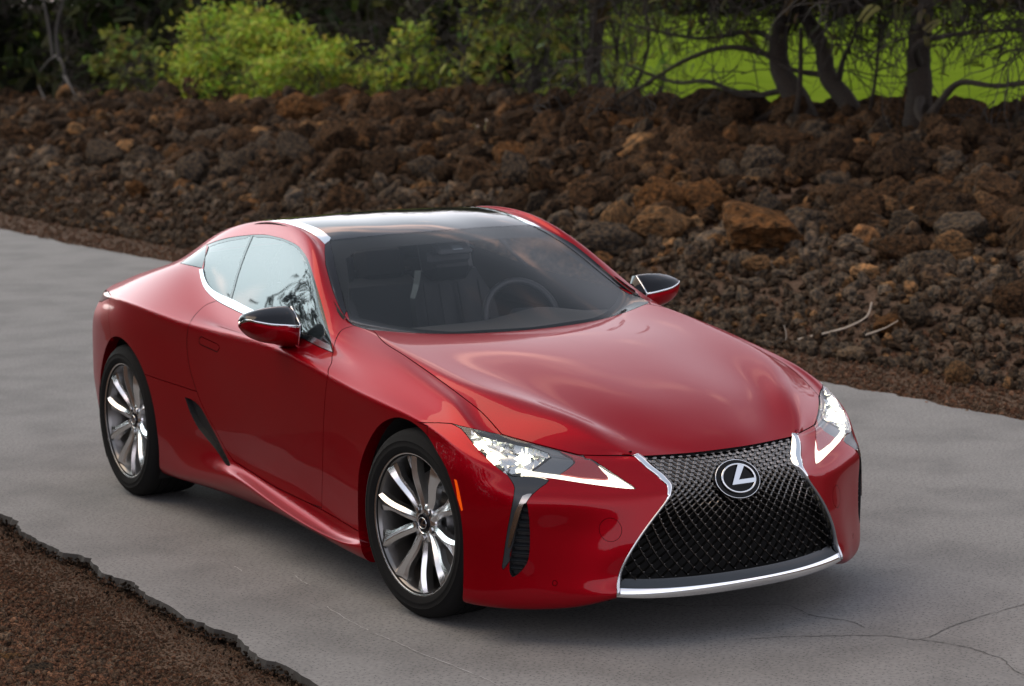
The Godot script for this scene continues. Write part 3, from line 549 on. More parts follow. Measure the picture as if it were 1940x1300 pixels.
func tube(b: Buf, path: Array, rad, seg := 8, closed := false) -> void:
	var P := []
	var n := path.size()
	var side := Vector3.UP
	for i in n:
		var t: Vector3 = (path[(i + 1) % n] - path[(i - 1 + n) % n]) if closed else (path[mini(i + 1, n - 1)] - path[maxi(i - 1, 0)])
		t = t.normalized()
		if absf(side.dot(t)) > 0.95: side = Vector3(1, 0, 0) if absf(t.x) < 0.9 else Vector3(0, 0, 1)
		side = (side - t * side.dot(t)).normalized()
		var o := t.cross(side)
		var r: float = rad[i] if rad is Array else rad
		var row := []
		for k in seg:
			var a := TAU * k / seg
			row.append(path[i] + (side * cos(a) + o * sin(a)) * r)
		P.append(row)
	for i in (n if closed else n - 1):
		for k in seg:
			var i1 := (i + 1) % n
			var k1 := (k + 1) % seg
			var q: Vector3 = path[i]
			var w: Vector3 = path[i1]
			b.tri(P[i][k], P[i1][k], P[i1][k1], (P[i][k] - q).normalized(), (P[i1][k] - w).normalized(), (P[i1][k1] - w).normalized())
			b.tri(P[i][k], P[i1][k1], P[i][k1], (P[i][k] - q).normalized(), (P[i1][k1] - w).normalized(), (P[i][k1] - q).normalized())
	if not closed:
		for e in [0, n - 1]:
			var out: Vector3 = path[e] - path[1 if e == 0 else n - 2]
			for k in seg: b.flat(path[e], P[e][k], P[e][(k + 1) % seg], out)

# box with softened edges: centre c, half sizes along the three axes
func block(b: Buf, c: Vector3, h: Vector3, basis := Basis(), bevel := 0.01) -> void:
	var k := minf(bevel, minf(h.x, minf(h.y, h.z)) * 0.9)
	for ax in 3:
		for s in [-1.0, 1.0]:
			var n := Vector3.ZERO
			n[ax] = s
			var a := (ax + 1) % 3
			var d := (ax + 2) % 3
			var q := []
			for e in [[-1, -1], [1, -1], [1, 1], [-1, 1]]:
				var p := n * h[ax]
				p[a] = e[0] * (h[a] - k); p[d] = e[1] * (h[d] - k)
				q.append(c + basis * p)
			b.quad(q[0], q[1], q[2], q[3], basis * n)
			# bevel strips towards axis a
			for e in [-1.0, 1.0]:
				var p0 := n * h[ax]; p0[a] = e * (h[a] - k); p0[d] = -(h[d] - k)
				var p1 := p0; p1[d] = h[d] - k
				var r0 := n * (h[ax] - k); r0[a] = e * h[a]; r0[d] = -(h[d] - k)
				var r1 := r0; r1[d] = h[d] - k
				var o := n; o[a] = e
				b.quad(c + basis * p0, c + basis * p1, c + basis * r1, c + basis * r0, basis * o)
	for sx in [-1.0, 1.0]:
		for sy in [-1.0, 1.0]:
			for sz in [-1.0, 1.0]:
				var s := Vector3(sx, sy, sz)
				var hk := h - Vector3(k, k, k)
				b.flat(c + basis * (s * Vector3(h.x, hk.y, hk.z)), c + basis * (s * Vector3(hk.x, h.y, hk.z)), c + basis * (s * Vector3(hk.x, hk.y, h.z)), basis * s)

# flat outline (points in a plane given by o, x, y axes) raised by depth along the plane's normal
func raised(b: Buf, q: PackedVector2Array, o: Vector3, x: Vector3, y: Vector3, depth: float) -> void:
	var n := x.cross(y).normalized()
	var id := Geometry2D.triangulate_polygon(q)
	for k in range(0, id.size(), 3):
		b.flat(o + x * q[id[k]].x + y * q[id[k]].y + n * depth, o + x * q[id[k + 1]].x + y * q[id[k + 1]].y + n * depth, o + x * q[id[k + 2]].x + y * q[id[k + 2]].y + n * depth, n)
	var m := q.size()
	var mid := Vector2.ZERO
	for p in q: mid += p / m
	for i in m:
		var a := q[i]
		var c := q[(i + 1) % m]
		var e := c - a
		var out2 := Vector2(e.y, -e.x)
		if Geometry2D.is_point_in_polygon((a + c) * 0.5 + out2.normalized() * 1e-3, q): out2 = -out2
		b.quad(o + x * a.x + y * a.y, o + x * c.x + y * c.y, o + x * c.x + y * c.y + n * depth, o + x * a.x + y * a.y + n * depth, x * out2.x + y * out2.y)

func patch_of(poly: PackedVector2Array, h: float, step := 0.34) -> Buf:
	var b := Buf.new()
	var r := box_of(poly)
	var x := r.position.x
	while x < r.end.x:
		var y := r.position.y
		while y < r.end.y:
			for t in Geometry2D.intersect_polygons(PackedVector2Array([Vector2(x, y), Vector2(x + step, y), Vector2(x + step, y + step), Vector2(x, y + step)]), poly): skin(b, t, h)
			y += step
		x += step
	return b

func both(called: String, b: Buf, m: Material, parent: Node) -> void:
	put(called, b, m, parent)
	put(called, b.mirrored(), m, parent)

const LETTER := [0.16, 0.95, 0.52, 0.82, -0.04, -0.12, 0.99, -0.12, 0.88, -0.42, -0.52, -0.42]

func emblem(parent: Node, o: Vector3, n: Vector3, rx: float, ry: float) -> void:
	n = n.normalized()
	var x := Vector3.UP.cross(n).normalized()
	var y := n.cross(x)
	var b := Buf.new()
	var disc := PackedVector2Array()
	for k in 40: disc.append(Vector2(cos(TAU * k / 40) * rx * 1.34, sin(TAU * k / 40) * ry * 1.36))
	raised(b, disc, o - n * 0.02, x, y, 0.016)
	var e := Node3D.new()
	e.name = "emblem"
	parent.add_child(e, true)
	put("disc", b, M.emblem_black, e)
	b = Buf.new()
	var ring := []
	var outer := []
	for k in 48:
		var d := Vector2(cos(TAU * k / 48), sin(TAU * k / 48))
		ring.append(o + x * d.x * rx + y * d.y * ry + n * 0.002)
		outer.append(o + x * d.x * rx * 1.34 + y * d.y * ry * 1.36 - n * 0.005)
	tube(b, ring, rx * 0.055, 8, true)
	tube(b, outer, rx * 0.022, 6, true)
	var q := PackedVector2Array()
	for i in range(0, LETTER.size(), 2): q.append(Vector2(LETTER[i] * rx, LETTER[i + 1] * ry))
	raised(b, q, o - n * 0.003, x, y, 0.008)
	put("letter", b, M.chrome, e)

func wheel(parent: Node, at_: Vector3, yaw: float, width: float) -> void:
	var w := Node3D.new()
	w.name = "wheel"
	parent.add_child(w, true)
	w.position = at_
	w.rotation.y = yaw
	var b := Buf.new()
	var wd := -width
	var tyre := [Vector2(-0.006, 0.262), Vector2(0.0, 0.2705), Vector2(0.006, 0.276), Vector2(0.010, 0.284), Vector2(0.0135, 0.297), Vector2(0.0145, 0.300), Vector2(0.0125, 0.303), Vector2(0.0125, 0.318), Vector2(0.0135, 0.3205), Vector2(0.0105, 0.323), Vector2(0.004, 0.338), Vector2(-0.006, 0.350), Vector2(-0.016, 0.3575), Vector2(-0.028, 0.3615), Vector2(-0.045, 0.3632)]
	for g in [0.06, 0.105, 0.15, 0.19]:
		if g > width - 0.05: continue
		tyre += [Vector2(-g, 0.3640), Vector2(-g - 0.001, 0.357), Vector2(-g - 0.009, 0.357), Vector2(-g - 0.010, 0.3640)]
	tyre += [Vector2(wd + 0.035, 0.3632), Vector2(wd + 0.012, 0.3575), Vector2(wd, 0.345), Vector2(wd - 0.008, 0.31), Vector2(wd - 0.004, 0.28), Vector2(wd + 0.005, 0.262)]
	tyre.reverse()
	lathe(b, tyre, 96)
	put("tyre", b, M.tyre, w)
	b = Buf.new()
	var rimp := [Vector2(0.001, 0.2690), Vector2(0.0035, 0.2735), Vector2(0.0030, 0.2765), Vector2(-0.002, 0.2775), Vector2(-0.006, 0.270)]
	rimp.reverse()
	lathe(b, rimp, 96, 0.2)
	var barrel := [Vector2(0.0035, 0.2735), Vector2(0.0, 0.2685), Vector2(-0.010, 0.2660), Vector2(-0.016, 0.2600), Vector2(-0.022, 0.2585), Vector2(-0.06, 0.250), Vector2(-0.12, 0.240), Vector2(-0.17, 0.238), Vector2(-0.21, 0.255)]
	put("rim", b, M.wheel_metal, w)
	b = Buf.new()
	lathe(b, barrel, 96, 0.6)
	put("barrel", b, M.barrel_metal, w)
	for s in 10:
		b = Buf.new()
		spoke(b, PI / 2 + 0.10 + TAU * s / 10.0, -1.0 if s % 2 == 0 else 1.0)
		put("spoke", b, M.wheel_metal, w)
	b = Buf.new()
	var hub := [Vector2(-0.07, 0.078), Vector2(-0.050, 0.076), Vector2(-0.044, 0.070), Vector2(-0.043, 0.044), Vector2(-0.046, 0.041), Vector2(-0.046, 0.0)]
	lathe(b, hub, 60, 0.7)
	put("hub", b, M.wheel_metal, w)
	for k in 5:
		var a := TAU * (k + 0.5) / 5.0 + 0.3
		b = Buf.new()
		var q := PackedVector2Array()
		for i in 16: q.append(Vector2(cos(TAU * i / 16), sin(TAU * i / 16)) * 0.0155)
		raised(b, q, Vector3(cos(a) * 0.0572, sin(a) * 0.0572, -0.045), Vector3(1, 0, 0), Vector3(0, 1, 0), 0.0024)
		put("nut_recess", b, M.black_plastic, w)
		b = Buf.new()
		q = PackedVector2Array()
		for i in 6: q.append(Vector2(cos(TAU * i / 6), sin(TAU * i / 6)) * 0.0105)
		raised(b, q, Vector3(cos(a) * 0.0572, sin(a) * 0.0572, -0.044), Vector3(1, 0, 0), Vector3(0, 1, 0), 0.008)
		put("wheel_nut", b, M.wheel_metal, w)
	b = Buf.new()
	lathe(b, [Vector2(-0.05, 0.0355), Vector2(-0.038, 0.0345), Vector2(-0.0365, 0.031), Vector2(-0.0365, 0.0)], 40, 0.7)
	put("hub_cap", b, M.black_gloss, w)
	b = Buf.new()
	var ring := []
	for k in 32: ring.append(Vector3(cos(TAU * k / 32) * 0.027, sin(TAU * k / 32) * 0.021, -0.0355))
	tube(b, ring, 0.0018, 6, true)
	var q2 := PackedVector2Array()
	for i in range(0, LETTER.size(), 2): q2.append(Vector2(LETTER[i] * 0.025, LETTER[i + 1] * 0.019))
	raised(b, q2, Vector3(0, 0, -0.037), Vector3(1, 0, 0), Vector3(0, 1, 0), 0.002)
	put("cap_letter", b, M.chrome, w)
	b = Buf.new()
	lathe(b, [Vector2(-0.15, 0.195), Vector2(-0.122, 0.195), Vector2(-0.120, 0.193), Vector2(-0.120, 0.115), Vector2(-0.112, 0.112), Vector2(-0.085, 0.095), Vector2(-0.080, 0.0)], 72, 0.8)
	put("brake_disc", b, M.brake_steel, w)
	b = Buf.new()
	for k in 8:
		var a := -0.45 + 0.9 * k / 7.0
		block(b, Vector3(cos(a) * 0.178, sin(a) * 0.178, -0.115), Vector3(0.042, 0.015, 0.034), Basis(Vector3(0, 0, 1), a), 0.012)
	put("brake_caliper", b, M.caliper, w)
	b = Buf.new()
	lathe(b, [Vector2(-0.16, 0.236), Vector2(-0.16, 0.0)], 48)
	put("wheel_back", b, M.shell_black, w)

func spoke(b: Buf, a0: float, hand: float) -> void:
	var P := []
	var steps := 16
	for i in steps + 1:
		var t := float(i) / steps
		var r := lerpf(0.040, 0.2675, t)
		var ar := a0 + hand * (0.12 * t * t - 0.05 * t)
		var near := lerpf(0.018, 0.017, smoothstep(0.0, 0.6, t))
		var wide := lerpf(0.018, 0.026, smoothstep(0.0, 0.4, t)) + 0.034 * pow(smoothstep(0.55, 1.0, t), 1.6)
		var zr := lerpf(-0.043, -0.004, smoothstep(0.05, 1.0, t)) + 0.010 * sin(PI * t)
		var dz := lerpf(0.006, 0.020, smoothstep(0.0, 0.5, t)) * lerpf(1.0, 0.72, smoothstep(0.8, 1.0, t))
		var off := [-near, -near * 0.92, -near * 0.1, near * 0.12, wide * 0.55, wide * 0.96, wide]
		var zz := [zr - 0.045, zr - dz * 0.75, zr - 0.001, zr - 0.001, zr - dz * 0.75, zr - dz, zr - 0.045]
		var row := []
		for k in off.size():
			var an: float = ar - hand * off[k] / r
			row.append(Vector3(cos(an) * r, sin(an) * r, zz[k]))
		P.append(row)
	# facets across, smooth along
	for k in P[0].size() - 1:
		for i in steps:
			var mids := []
			for m in [i, i + 1]:
				var m0 := maxi(m - 1, 0)
				var m1 := mini(m + 1, steps)
				var nn: Vector3 = ((P[m1][k] + P[m1][k + 1]) - (P[m0][k] + P[m0][k + 1])).cross(P[m][k + 1] - P[m][k]).normalized()
				var out := Vector3(0, 0, 1)
				if k == 0: out = P[m][0] - P[m][3]
				if k == P[0].size() - 2: out = P[m][6] - P[m][3]
				if nn.dot(out) < 0.0: nn = -nn
				mids.append(nn)
			b.tri(P[i][k], P[i + 1][k], P[i + 1][k + 1], mids[0], mids[1], mids[1])
			b.tri(P[i][k], P[i + 1][k + 1], P[i][k + 1], mids[0], mids[1], mids[0])

func arch_liner(parent: Node, cx: float, z0: float, z1: float) -> void:
	for s in [1.0, -1.0]:
		var b := Buf.new()
		for k in 28:
			var a0 := lerpf(-0.6, PI + 0.6, k / 28.0)
			var a1 := lerpf(-0.6, PI + 0.6, (k + 1) / 28.0)
			var p := Vector3(cx + cos(a0) * 0.412, 0.366 + sin(a0) * 0.412, 0)
			var q := Vector3(cx + cos(a1) * 0.412, 0.366 + sin(a1) * 0.412, 0)
			var c := Vector3(cx, 0.366, 0)
			var zo := Vector3(0, 0, s)
			b.quad(p + zo * z0, q + zo * z0, q + zo * z1, p + zo * z1, c - p)
			b.flat(p + zo * z0, q + zo * z0, c + zo * z0, zo)
		put("arch_liner", b, M.shell_black, parent)

# left (negative) or right edge of the grille opening at height y
func grille_edge(y: float) -> Vector3:
	var lo := 1.0
	var hi := 12.6
	for i in 24:
		var m := (lo + hi) * 0.5
		if ev(21.0, m)[0].y < y: lo = m
		else: hi = m
	return ev(21.0, lo)[0]

const CENTRE := [0.160, 0.890, 0.18, 0.890, 0.235, 0.886, 0.30, 0.883, 0.40, 0.876, 0.50, 0.863, 0.571, 0.845, 0.62, 0.805, 0.655, 0.762, 0.69, 0.72]

func grille_centre(y: float) -> float:
	for i in range(0, CENTRE.size() - 2, 2):
		if y <= CENTRE[i + 2]: return lerpf(CENTRE[i + 1], CENTRE[i + 3], clampf((y - CENTRE[i]) / (CENTRE[i + 2] - CENTRE[i]), 0, 1))
	return CENTRE[CENTRE.size() - 1]

func grille_at(t: float, y: float, back: float) -> Vector3:
	var e := grille_edge(y + 0.012 * t * t * smoothstep(0.45, 0.66, y))
	return Vector3(lerpf(grille_centre(y), e.x, t * t) - back, y + 0.012 * t * t * smoothstep(0.45, 0.66, y), e.z * t)

# dark fins across the corner vents
func vent_fins(car: Node3D) -> void:
	var q := polygon_of(REGION["bumper_vent"])
	var r := box_of(q)
	for k in 9:
		var v := lerpf(r.position.y + 0.25, r.end.y - 0.35, k / 8.0)
		var lo := 99.0
		var hi := -99.0
		for i in 60:
			var u := lerpf(r.position.x, r.end.x, i / 59.0)
			if Geometry2D.is_point_in_polygon(Vector2(u, v), q):
				lo = minf(lo, u); hi = maxf(hi, u)
		if hi <= lo: continue
		var b := Buf.new()
		var P := [[], [], []]
		for i in 5:
			var e := ev(lerpf(lo, hi, i / 4.0), v)
			P[0].append(e[0] - e[1] * 0.034 + Vector3(0, 0.010, 0))
			P[1].append(e[0] - e[1] * 0.007 + Vector3(0, 0.003, 0))
			P[2].append(e[0] - e[1] * 0.009 - Vector3(0, 0.003, 0))
		sheet(b, P, Vector3(0.4, -3.0, 0.5))
		both("vent_fin", b, M.gunmetal, car)

func front_end(car: Node3D) -> void:
	# bars of the spindle grille
	var g := Node3D.new()
	g.name = "grille"
	car.add_child(g)
	var rows := 25
	var cols := 40
	var ys := []
	var acc := 0.0
	for j in rows + 1:
		ys.append(acc)
		acc += lerpf(0.0125, 0.0245, smoothstep(0.25, 0.95, float(j) / rows))
	var node := []
	for j in rows + 1:
		var r := []
		var y := lerpf(0.652, 0.243, ys[j] / ys[rows])
		for i in cols + 1:
			var t := (float(i) / cols * 2.0 - 1.0) * 0.985
			r.append(grille_at(t, y, 0.028))
		node.append(r)
	var b := Buf.new()
	var kn := Buf.new()
	for j in rows + 1:
		var f := float(j) / rows
		for i in cols + 1:
			if (i + j) % 2: continue
			var p: Vector3 = node[j][i]
			if j < rows:
				for di in [-1, 1]:
					if i + di < 0 or i + di > cols: continue
					bar(b, p, node[j + 1][i + di], lerpf(0.0062, 0.0017, smoothstep(0.05, 0.75, f)), lerpf(0.016, 0.010, f))
			if i > 0 and i < cols:
				var s := lerpf(0.0085, 0.0024, smoothstep(0.2, 0.8, f))
				stud(kn, p + Vector3(0.004, 0.002, 0), s * lerpf(1.5, 1.0, smoothstep(0.1, 0.4, f)), s)
	put("grille_bars", b, M.smoked_chrome, g).set_meta("kind", "stuff")
	put("grille_studs", kn, M.stud_chrome, g).set_meta("kind", "stuff")
	b = Buf.new()
	var P := []
	for j in 13:
		var r := []
		for i in 21: r.append(grille_at(i / 10.0 - 1.0, lerpf(0.67, 0.16, j / 12.0), 0.085))
		P.append(r)
	sheet(b, P, Vector3(0, 0.4, 0))
	put("radiator", b, M.shell_black, g)
	# upper lip under the bonnet
	b = Buf.new()
	P = []
	for k in 4:
		var r := []
		for i in 21:
			var t := i / 10.0 - 1.0
			var h: Vector3 = ev(21.0, 12.62 + 3.38 * (1.0 - absf(t)))[0] * Vector3(1, 1, 1 if t >= 0 else -1)
			var m: Vector3 = grille_at(t, 0.652, 0.028)
			r.append([h + Vector3(-0.03, -0.012, 0), h + Vector3(-0.026, -0.016, 0), m.lerp(h, 0.35) + Vector3(0.004, -0.004, 0), m + Vector3(-0.004, 0.004, 0)][k])
		P.append(r)
	sheet(b, P, Vector3(0, 0.4, 0))
	put("upper_bar", b, M.black_plastic, g)
	# lower ledge and bright lip
	b = Buf.new()
	var lip := Buf.new()
	var top := []
	var mid := []
	var low := []
	var under := []
	for i in 41:
		var t := i / 20.0 - 1.0
		var k := t * t
		var c4 := k * k
		top.append(Vector3(lerpf(0.866, 0.778, k), 0.236 + 0.014 * c4, t * 0.468))
		mid.append(Vector3(lerpf(0.893, 0.803, k), 0.204 + 0.016 * c4, t * 0.488))
		low.append(Vector3(lerpf(0.893, 0.806, k), 0.172 + 0.020 * c4, t * 0.503))
		under.append(Vector3(lerpf(0.80, 0.72, k), 0.150, t * 0.50))
	var a := []
	for i in 41: a.append(top[i].lerp(mid[i], 0.5) + Vector3(-0.006, -0.002, 0))
	sheet(b, [top, a, mid], Vector3(0.5, 0.0, 0))
	put("lower_ledge", b, M.ledge_grey, g)
	var bul := []
	var m2 := []
	for i in 41:
		bul.append(mid[i].lerp(low[i], 0.55) + Vector3(0.006, 0, 0))
		m2.append(mid[i] + Vector3(0.003, 0.003, 0))
	sheet(lip, [mid, m2, bul, low], Vector3(0.5, 0.25, 0))
	put("lower_lip", lip, M.chrome, g)
	b = Buf.new()
	sheet(b, [low, under], Vector3(0.5, 1.0, 0))
	put("lip_underside", b, M.black_plastic, g)
	# bright surround along both sides of the opening
	var up := Buf.new()
	var dn := Buf.new()
	P = []
	var Q := []
	for i in 81:
		var v := lerpf(12.62, 1.05, i / 80.0)
		var e := ev(20.999, v)
		var p: Vector3 = e[0]
		var wd := 0.017 + 0.016 * smoothstep(5.5, 8.5, v) - 0.008 * smoothstep(9.5, 12.6, v)
		var row := [p + Vector3(-0.012, 0, 0.001), p + e[1] * 0.001 + Vector3(0.001, 0, -0.001), p + Vector3(0.007, 0.002, -wd * 0.35), p + Vector3(0.001, 0.004, -wd), p + Vector3(-0.04, 0, -wd * 1.15)]
		(P if v > 5.2 else Q).append(row)
		if v > 5.2 and lerpf(12.62, 1.05, (i + 1) / 80.0) <= 5.2: Q.append(row)
	sheet(up, P, Vector3(0.3, 0.5, 0.38))
	sheet(dn, Q, Vector3(0.3, 0.4, 0.42))
	both("grille_surround", up, M.chrome, g)
	both("grille_surround_lower", dn, M.satin_chrome, g)
	emblem(g, Vector3(0.853, 0.575, 0.0), Vector3(0.88, 0.47, 0), 0.071, 0.054)

func bar(b: Buf, p: Vector3, q: Vector3, w: float, deep: float) -> void:
	var t := (q - p).normalized()
	var n := Vector3(1, 0.25, 0).normalized()
	var s := t.cross(n).normalized() * w
	var f := Vector3(0.0035, 0.001, 0)
	var d := Vector3(-deep, 0, 0)
	b.quad(p - s, q - s, q + f, p + f, n * 2.0 - s.normalized())
	b.quad(p + s, q + s, q + f, p + f, n * 2.0 + s.normalized())
	b.quad(p - s, q - s, q - s + d, p - s + d, -s)
	b.quad(p + s, q + s, q + s + d, p + s + d, s)

func stud(b: Buf, p: Vector3, w: float, h: float) -> void:
	var tip := p + Vector3(0.006, 0.002, 0)
	var q := [p + Vector3(-0.003, 0, w), p + Vector3(-0.003, h, w * 0.3), p + Vector3(-0.003, h, -w * 0.3), p + Vector3(-0.003, 0, -w), p + Vector3(-0.003, -h, -w * 0.3), p + Vector3(-0.003, -h, w * 0.3)]
	for k in 6:
		var a: Vector3 = q[k]
		var c: Vector3 = q[(k + 1) % 6]
		b.tri(a, c, tip, (a - p).normalized() * 0.7 + Vector3(0.5, 0, 0), (c - p).normalized() * 0.7 + Vector3(0.5, 0, 0), Vector3(1, 0.3, 0))

func lamps(car: Node3D) -> void:
	var house := patch_of(polygon_of(REGION["headlight"]), -0.045)
	both("lamp_housing", house, M.lamp_dark, car)
	var b := patch_of(grown(polygon_of(LAMP["lamp_reflector"]), -0.004), -0.030)
	rim(b, grown(polygon_of(LAMP["lamp_reflector"]), -0.004), -0.004, 0.030)
	both("lamp_reflector", b, M.lamp_chrome, car)
	b = patch_of(grown(polygon_of(LAMP["red_insert"]), -0.0015), -0.004)
	rim(b, grown(polygon_of(LAMP["red_insert"]), -0.0015), -0.004, 0.03)
	both("lamp_red_insert", b, M.red_paint, car)
	b = patch_of(grown(polygon_of(LAMP["grey_insert"]), -0.001), -0.008)
	rim(b, grown(polygon_of(LAMP["grey_insert"]), -0.001), -0.008, 0.03)
	both("lamp_grey_insert", b, M.lamp_grey, car)
	b = patch_of(polygon_of(LAMP["daytime_light"]), -0.009, 0.2)
	rim(b, polygon_of(LAMP["daytime_light"]), -0.009, 0.02)
	both("daytime_light", b, M.lamp_white, car)
	# lit projector units and the cut-glass facets round them
	var lr := RandomNumberGenerator.new()
	lr.seed = 3
	var poly := polygon_of(LAMP["lamp_reflector"])
	for i in range(0, LEDS.size(), 6):
		var e := ev(LEDS[i], LEDS[i + 1])
		var ahead: Vector3 = (e[1] + Vector3(1.2, -0.1, 0.2)).normalized()
		var x := Vector3.UP.cross(ahead).normalized()
		var c: Vector3 = e[0] - e[1] * 0.022
		b = Buf.new()
		var q := PackedVector2Array()
		for k in 7: q.append(Vector2(cos(TAU * k / 7.0 + 0.4) * 0.030, sin(TAU * k / 7.0 + 0.4) * 0.018) * lr.randf_range(0.7, 1.15))
		raised(b, q, c, x, ahead.cross(x), 0.012)
		both("lamp_bulb", b, M.lamp_lit, car)
	var facets := Buf.new()
	var glints := Buf.new()
	var bx := box_of(poly)
	var made := 0
	while made < 34:
		var u := Vector2(lr.randf_range(bx.position.x, bx.end.x), lr.randf_range(bx.position.y, bx.end.y))
		if not Geometry2D.is_point_in_polygon(u, poly): continue
		made += 1
		var e := ev(u.x, u.y)
		var c: Vector3 = e[0] - e[1] * lr.randf_range(0.012, 0.026)
		var bs := turn_random(lr)
		var s := lr.randf_range(0.009, 0.021)
		var t: Buf = glints if lr.randf() < 0.12 else facets
		t.flat(c + bs.x * s, c + bs.y * s, c - bs.x * s * 0.6, e[1])
		t.flat(c + bs.x * s, c + bs.z * s * 1.3, c - bs.x * s * 0.6, e[1])
	facets.add(facets.mirrored())
	glints.add(glints.mirrored())
	put("lamp_facets", facets, M.lamp_chrome, car).set_meta("kind", "stuff")
	put("lamp_glints", glints, M.lamp_lit, car).set_meta("kind", "stuff")

const MIRROR := [1.071, 1.036, 1.028, 1.005, 0.03,  1.058, 1.055, 1.040, 0.985, 0.075,  1.03, 1.066, 1.034, 0.960, 0.105,  0.98, 1.076, 1.023, 0.937, 0.130,  0.925, 1.080, 1.016, 0.924, 0.140,  0.880, 1.079, 1.009, 0.908, 0.135,  0.852, 1.075, 1.004, 0.900, 0.120]

func mirrors(car: Node3D) -> void:
	var cap := []
	var line := []
	var low := []
	var back := []
	var X := -1.185
	for i in range(0, MIRROR.size(), 5):
		var z: float = MIRROR[i]
		var T: float = MIRROR[i + 1]
		var C: float = MIRROR[i + 2]
		var B: float = MIRROR[i + 3]
		var d: float = MIRROR[i + 4]
		cap.append([Vector3(X, T - 0.012, z), Vector3(X + 0.05 * d, T - 0.003, z), Vector3(X + 0.35 * d, T, z), Vector3(X + 0.72 * d, lerpf(T, C, 0.35), z), Vector3(X + 0.94 * d, lerpf(T, C, 0.8), z), Vector3(X + d, C + 0.004, z)])
		line.append([Vector3(X + d - 0.004, C + 0.004, z), Vector3(X + d + 0.003, C + 0.002, z), Vector3(X + d + 0.003, C - 0.005, z), Vector3(X + d - 0.004, C - 0.007, z)])
		low.append([Vector3(X + d, C - 0.007, z), Vector3(X + 0.99 * d, lerpf(C, B, 0.35), z), Vector3(X + 0.84 * d, lerpf(C, B, 0.75), z), Vector3(X + 0.5 * d, B + 0.004, z), Vector3(X + 0.12 * d, B, z), Vector3(X, B + 0.010, z)])
		back.append([Vector3(X, T - 0.012, z), Vector3(X + 0.012, (T + B) * 0.5, z), Vector3(X, B + 0.010, z)])
	var inside := Vector3(-1.13, 1.0, 0.95)
	var names := ["mirror_cap", "mirror_strip", "mirror_shell", "mirror_glass"]
	var mats := [M.black_gloss, M.chrome, M.red_paint, M.chrome]
	var q := 0
	for P in [cap, line, low, back]:
		var b := Buf.new()
		sheet(b, smooth_grid(P, 5, 5), inside)
		both(names[q], b, mats[q], car)
		q += 1
	# inner face with its bright edge, and the stalk down to the door
	var b := Buf.new()
	var e := smooth_line(cap[6], 3) + smooth_line(low[6], 3)
	var deep := []
	for p in e: deep.append(Vector3(p.x * 0.5 - 0.565, lerpf(p.y, 0.985, 0.35), p.z - 0.028))
	sheet(b, [e, deep], inside)
	for i in deep.size() - 1: b.flat(deep[i], deep[i + 1], Vector3(-1.13, 0.985, 0.815), Vector3(0, 0, -1))
	both("mirror_inner", b, M.black_gloss, car)
	b = Buf.new()
	var edge := []
	for p in smooth_line([cap[6][2], cap[6][4], low[6][0], low[6][2], low[6][3] + Vector3(0, -0.006, -0.02), Vector3(-1.088, 0.885, 0.812)], 4): edge.append(p + Vector3(0.002, 0, -0.003))
	tube(b, edge, 0.0042, 8)
	both("mirror_edge", b, M.chrome, car)
	b = Buf.new()
	var arm := []
	for k in 7:
		var t := k / 6.0
		var c := Vector3(-1.135, 0.918, 0.862).lerp(Vector3(-1.095, 0.893, 0.775), t) + Vector3(0, -0.010 * sin(PI * t), 0)
		var hx := lerpf(0.058, 0.048, t)
		var hy := lerpf(0.024, 0.020, t)
		var row := []
		for m in 14:
			var an := TAU * m / 14
			row.append(c + Vector3(cos(an) * hx, sin(an) * hy, sin(an) * 0.012))
		arm.append(row)
	sheet(b, arm, null, false, true)
	for k in range(0, b.v.size(), 3): pass
	both("mirror_stalk", fix_out(b, arm), M.red_paint, car)

# make a swept closed shape's normals point away from its axis
func fix_out(b: Buf, rows: Array) -> Buf:
	var o := Buf.new()
	var cen := []
	for r in rows:
		var c := Vector3.ZERO
		for p in r: c += p / r.size()
		cen.append(c)
	for k in range(0, b.v.size(), 3):
		var f := []
		for j in 3:
			var p := b.v[k + j]
			var best: Vector3 = cen[0]
			for c in cen:
				if p.distance_squared_to(c) < p.distance_squared_to(best): best = c
			f.append(b.n[k + j] if b.n[k + j].dot(p - best) >= 0.0 else -b.n[k + j])
		o.tri(b.v[k], b.v[k + 1], b.v[k + 2], f[0], f[1], f[2])
	return o

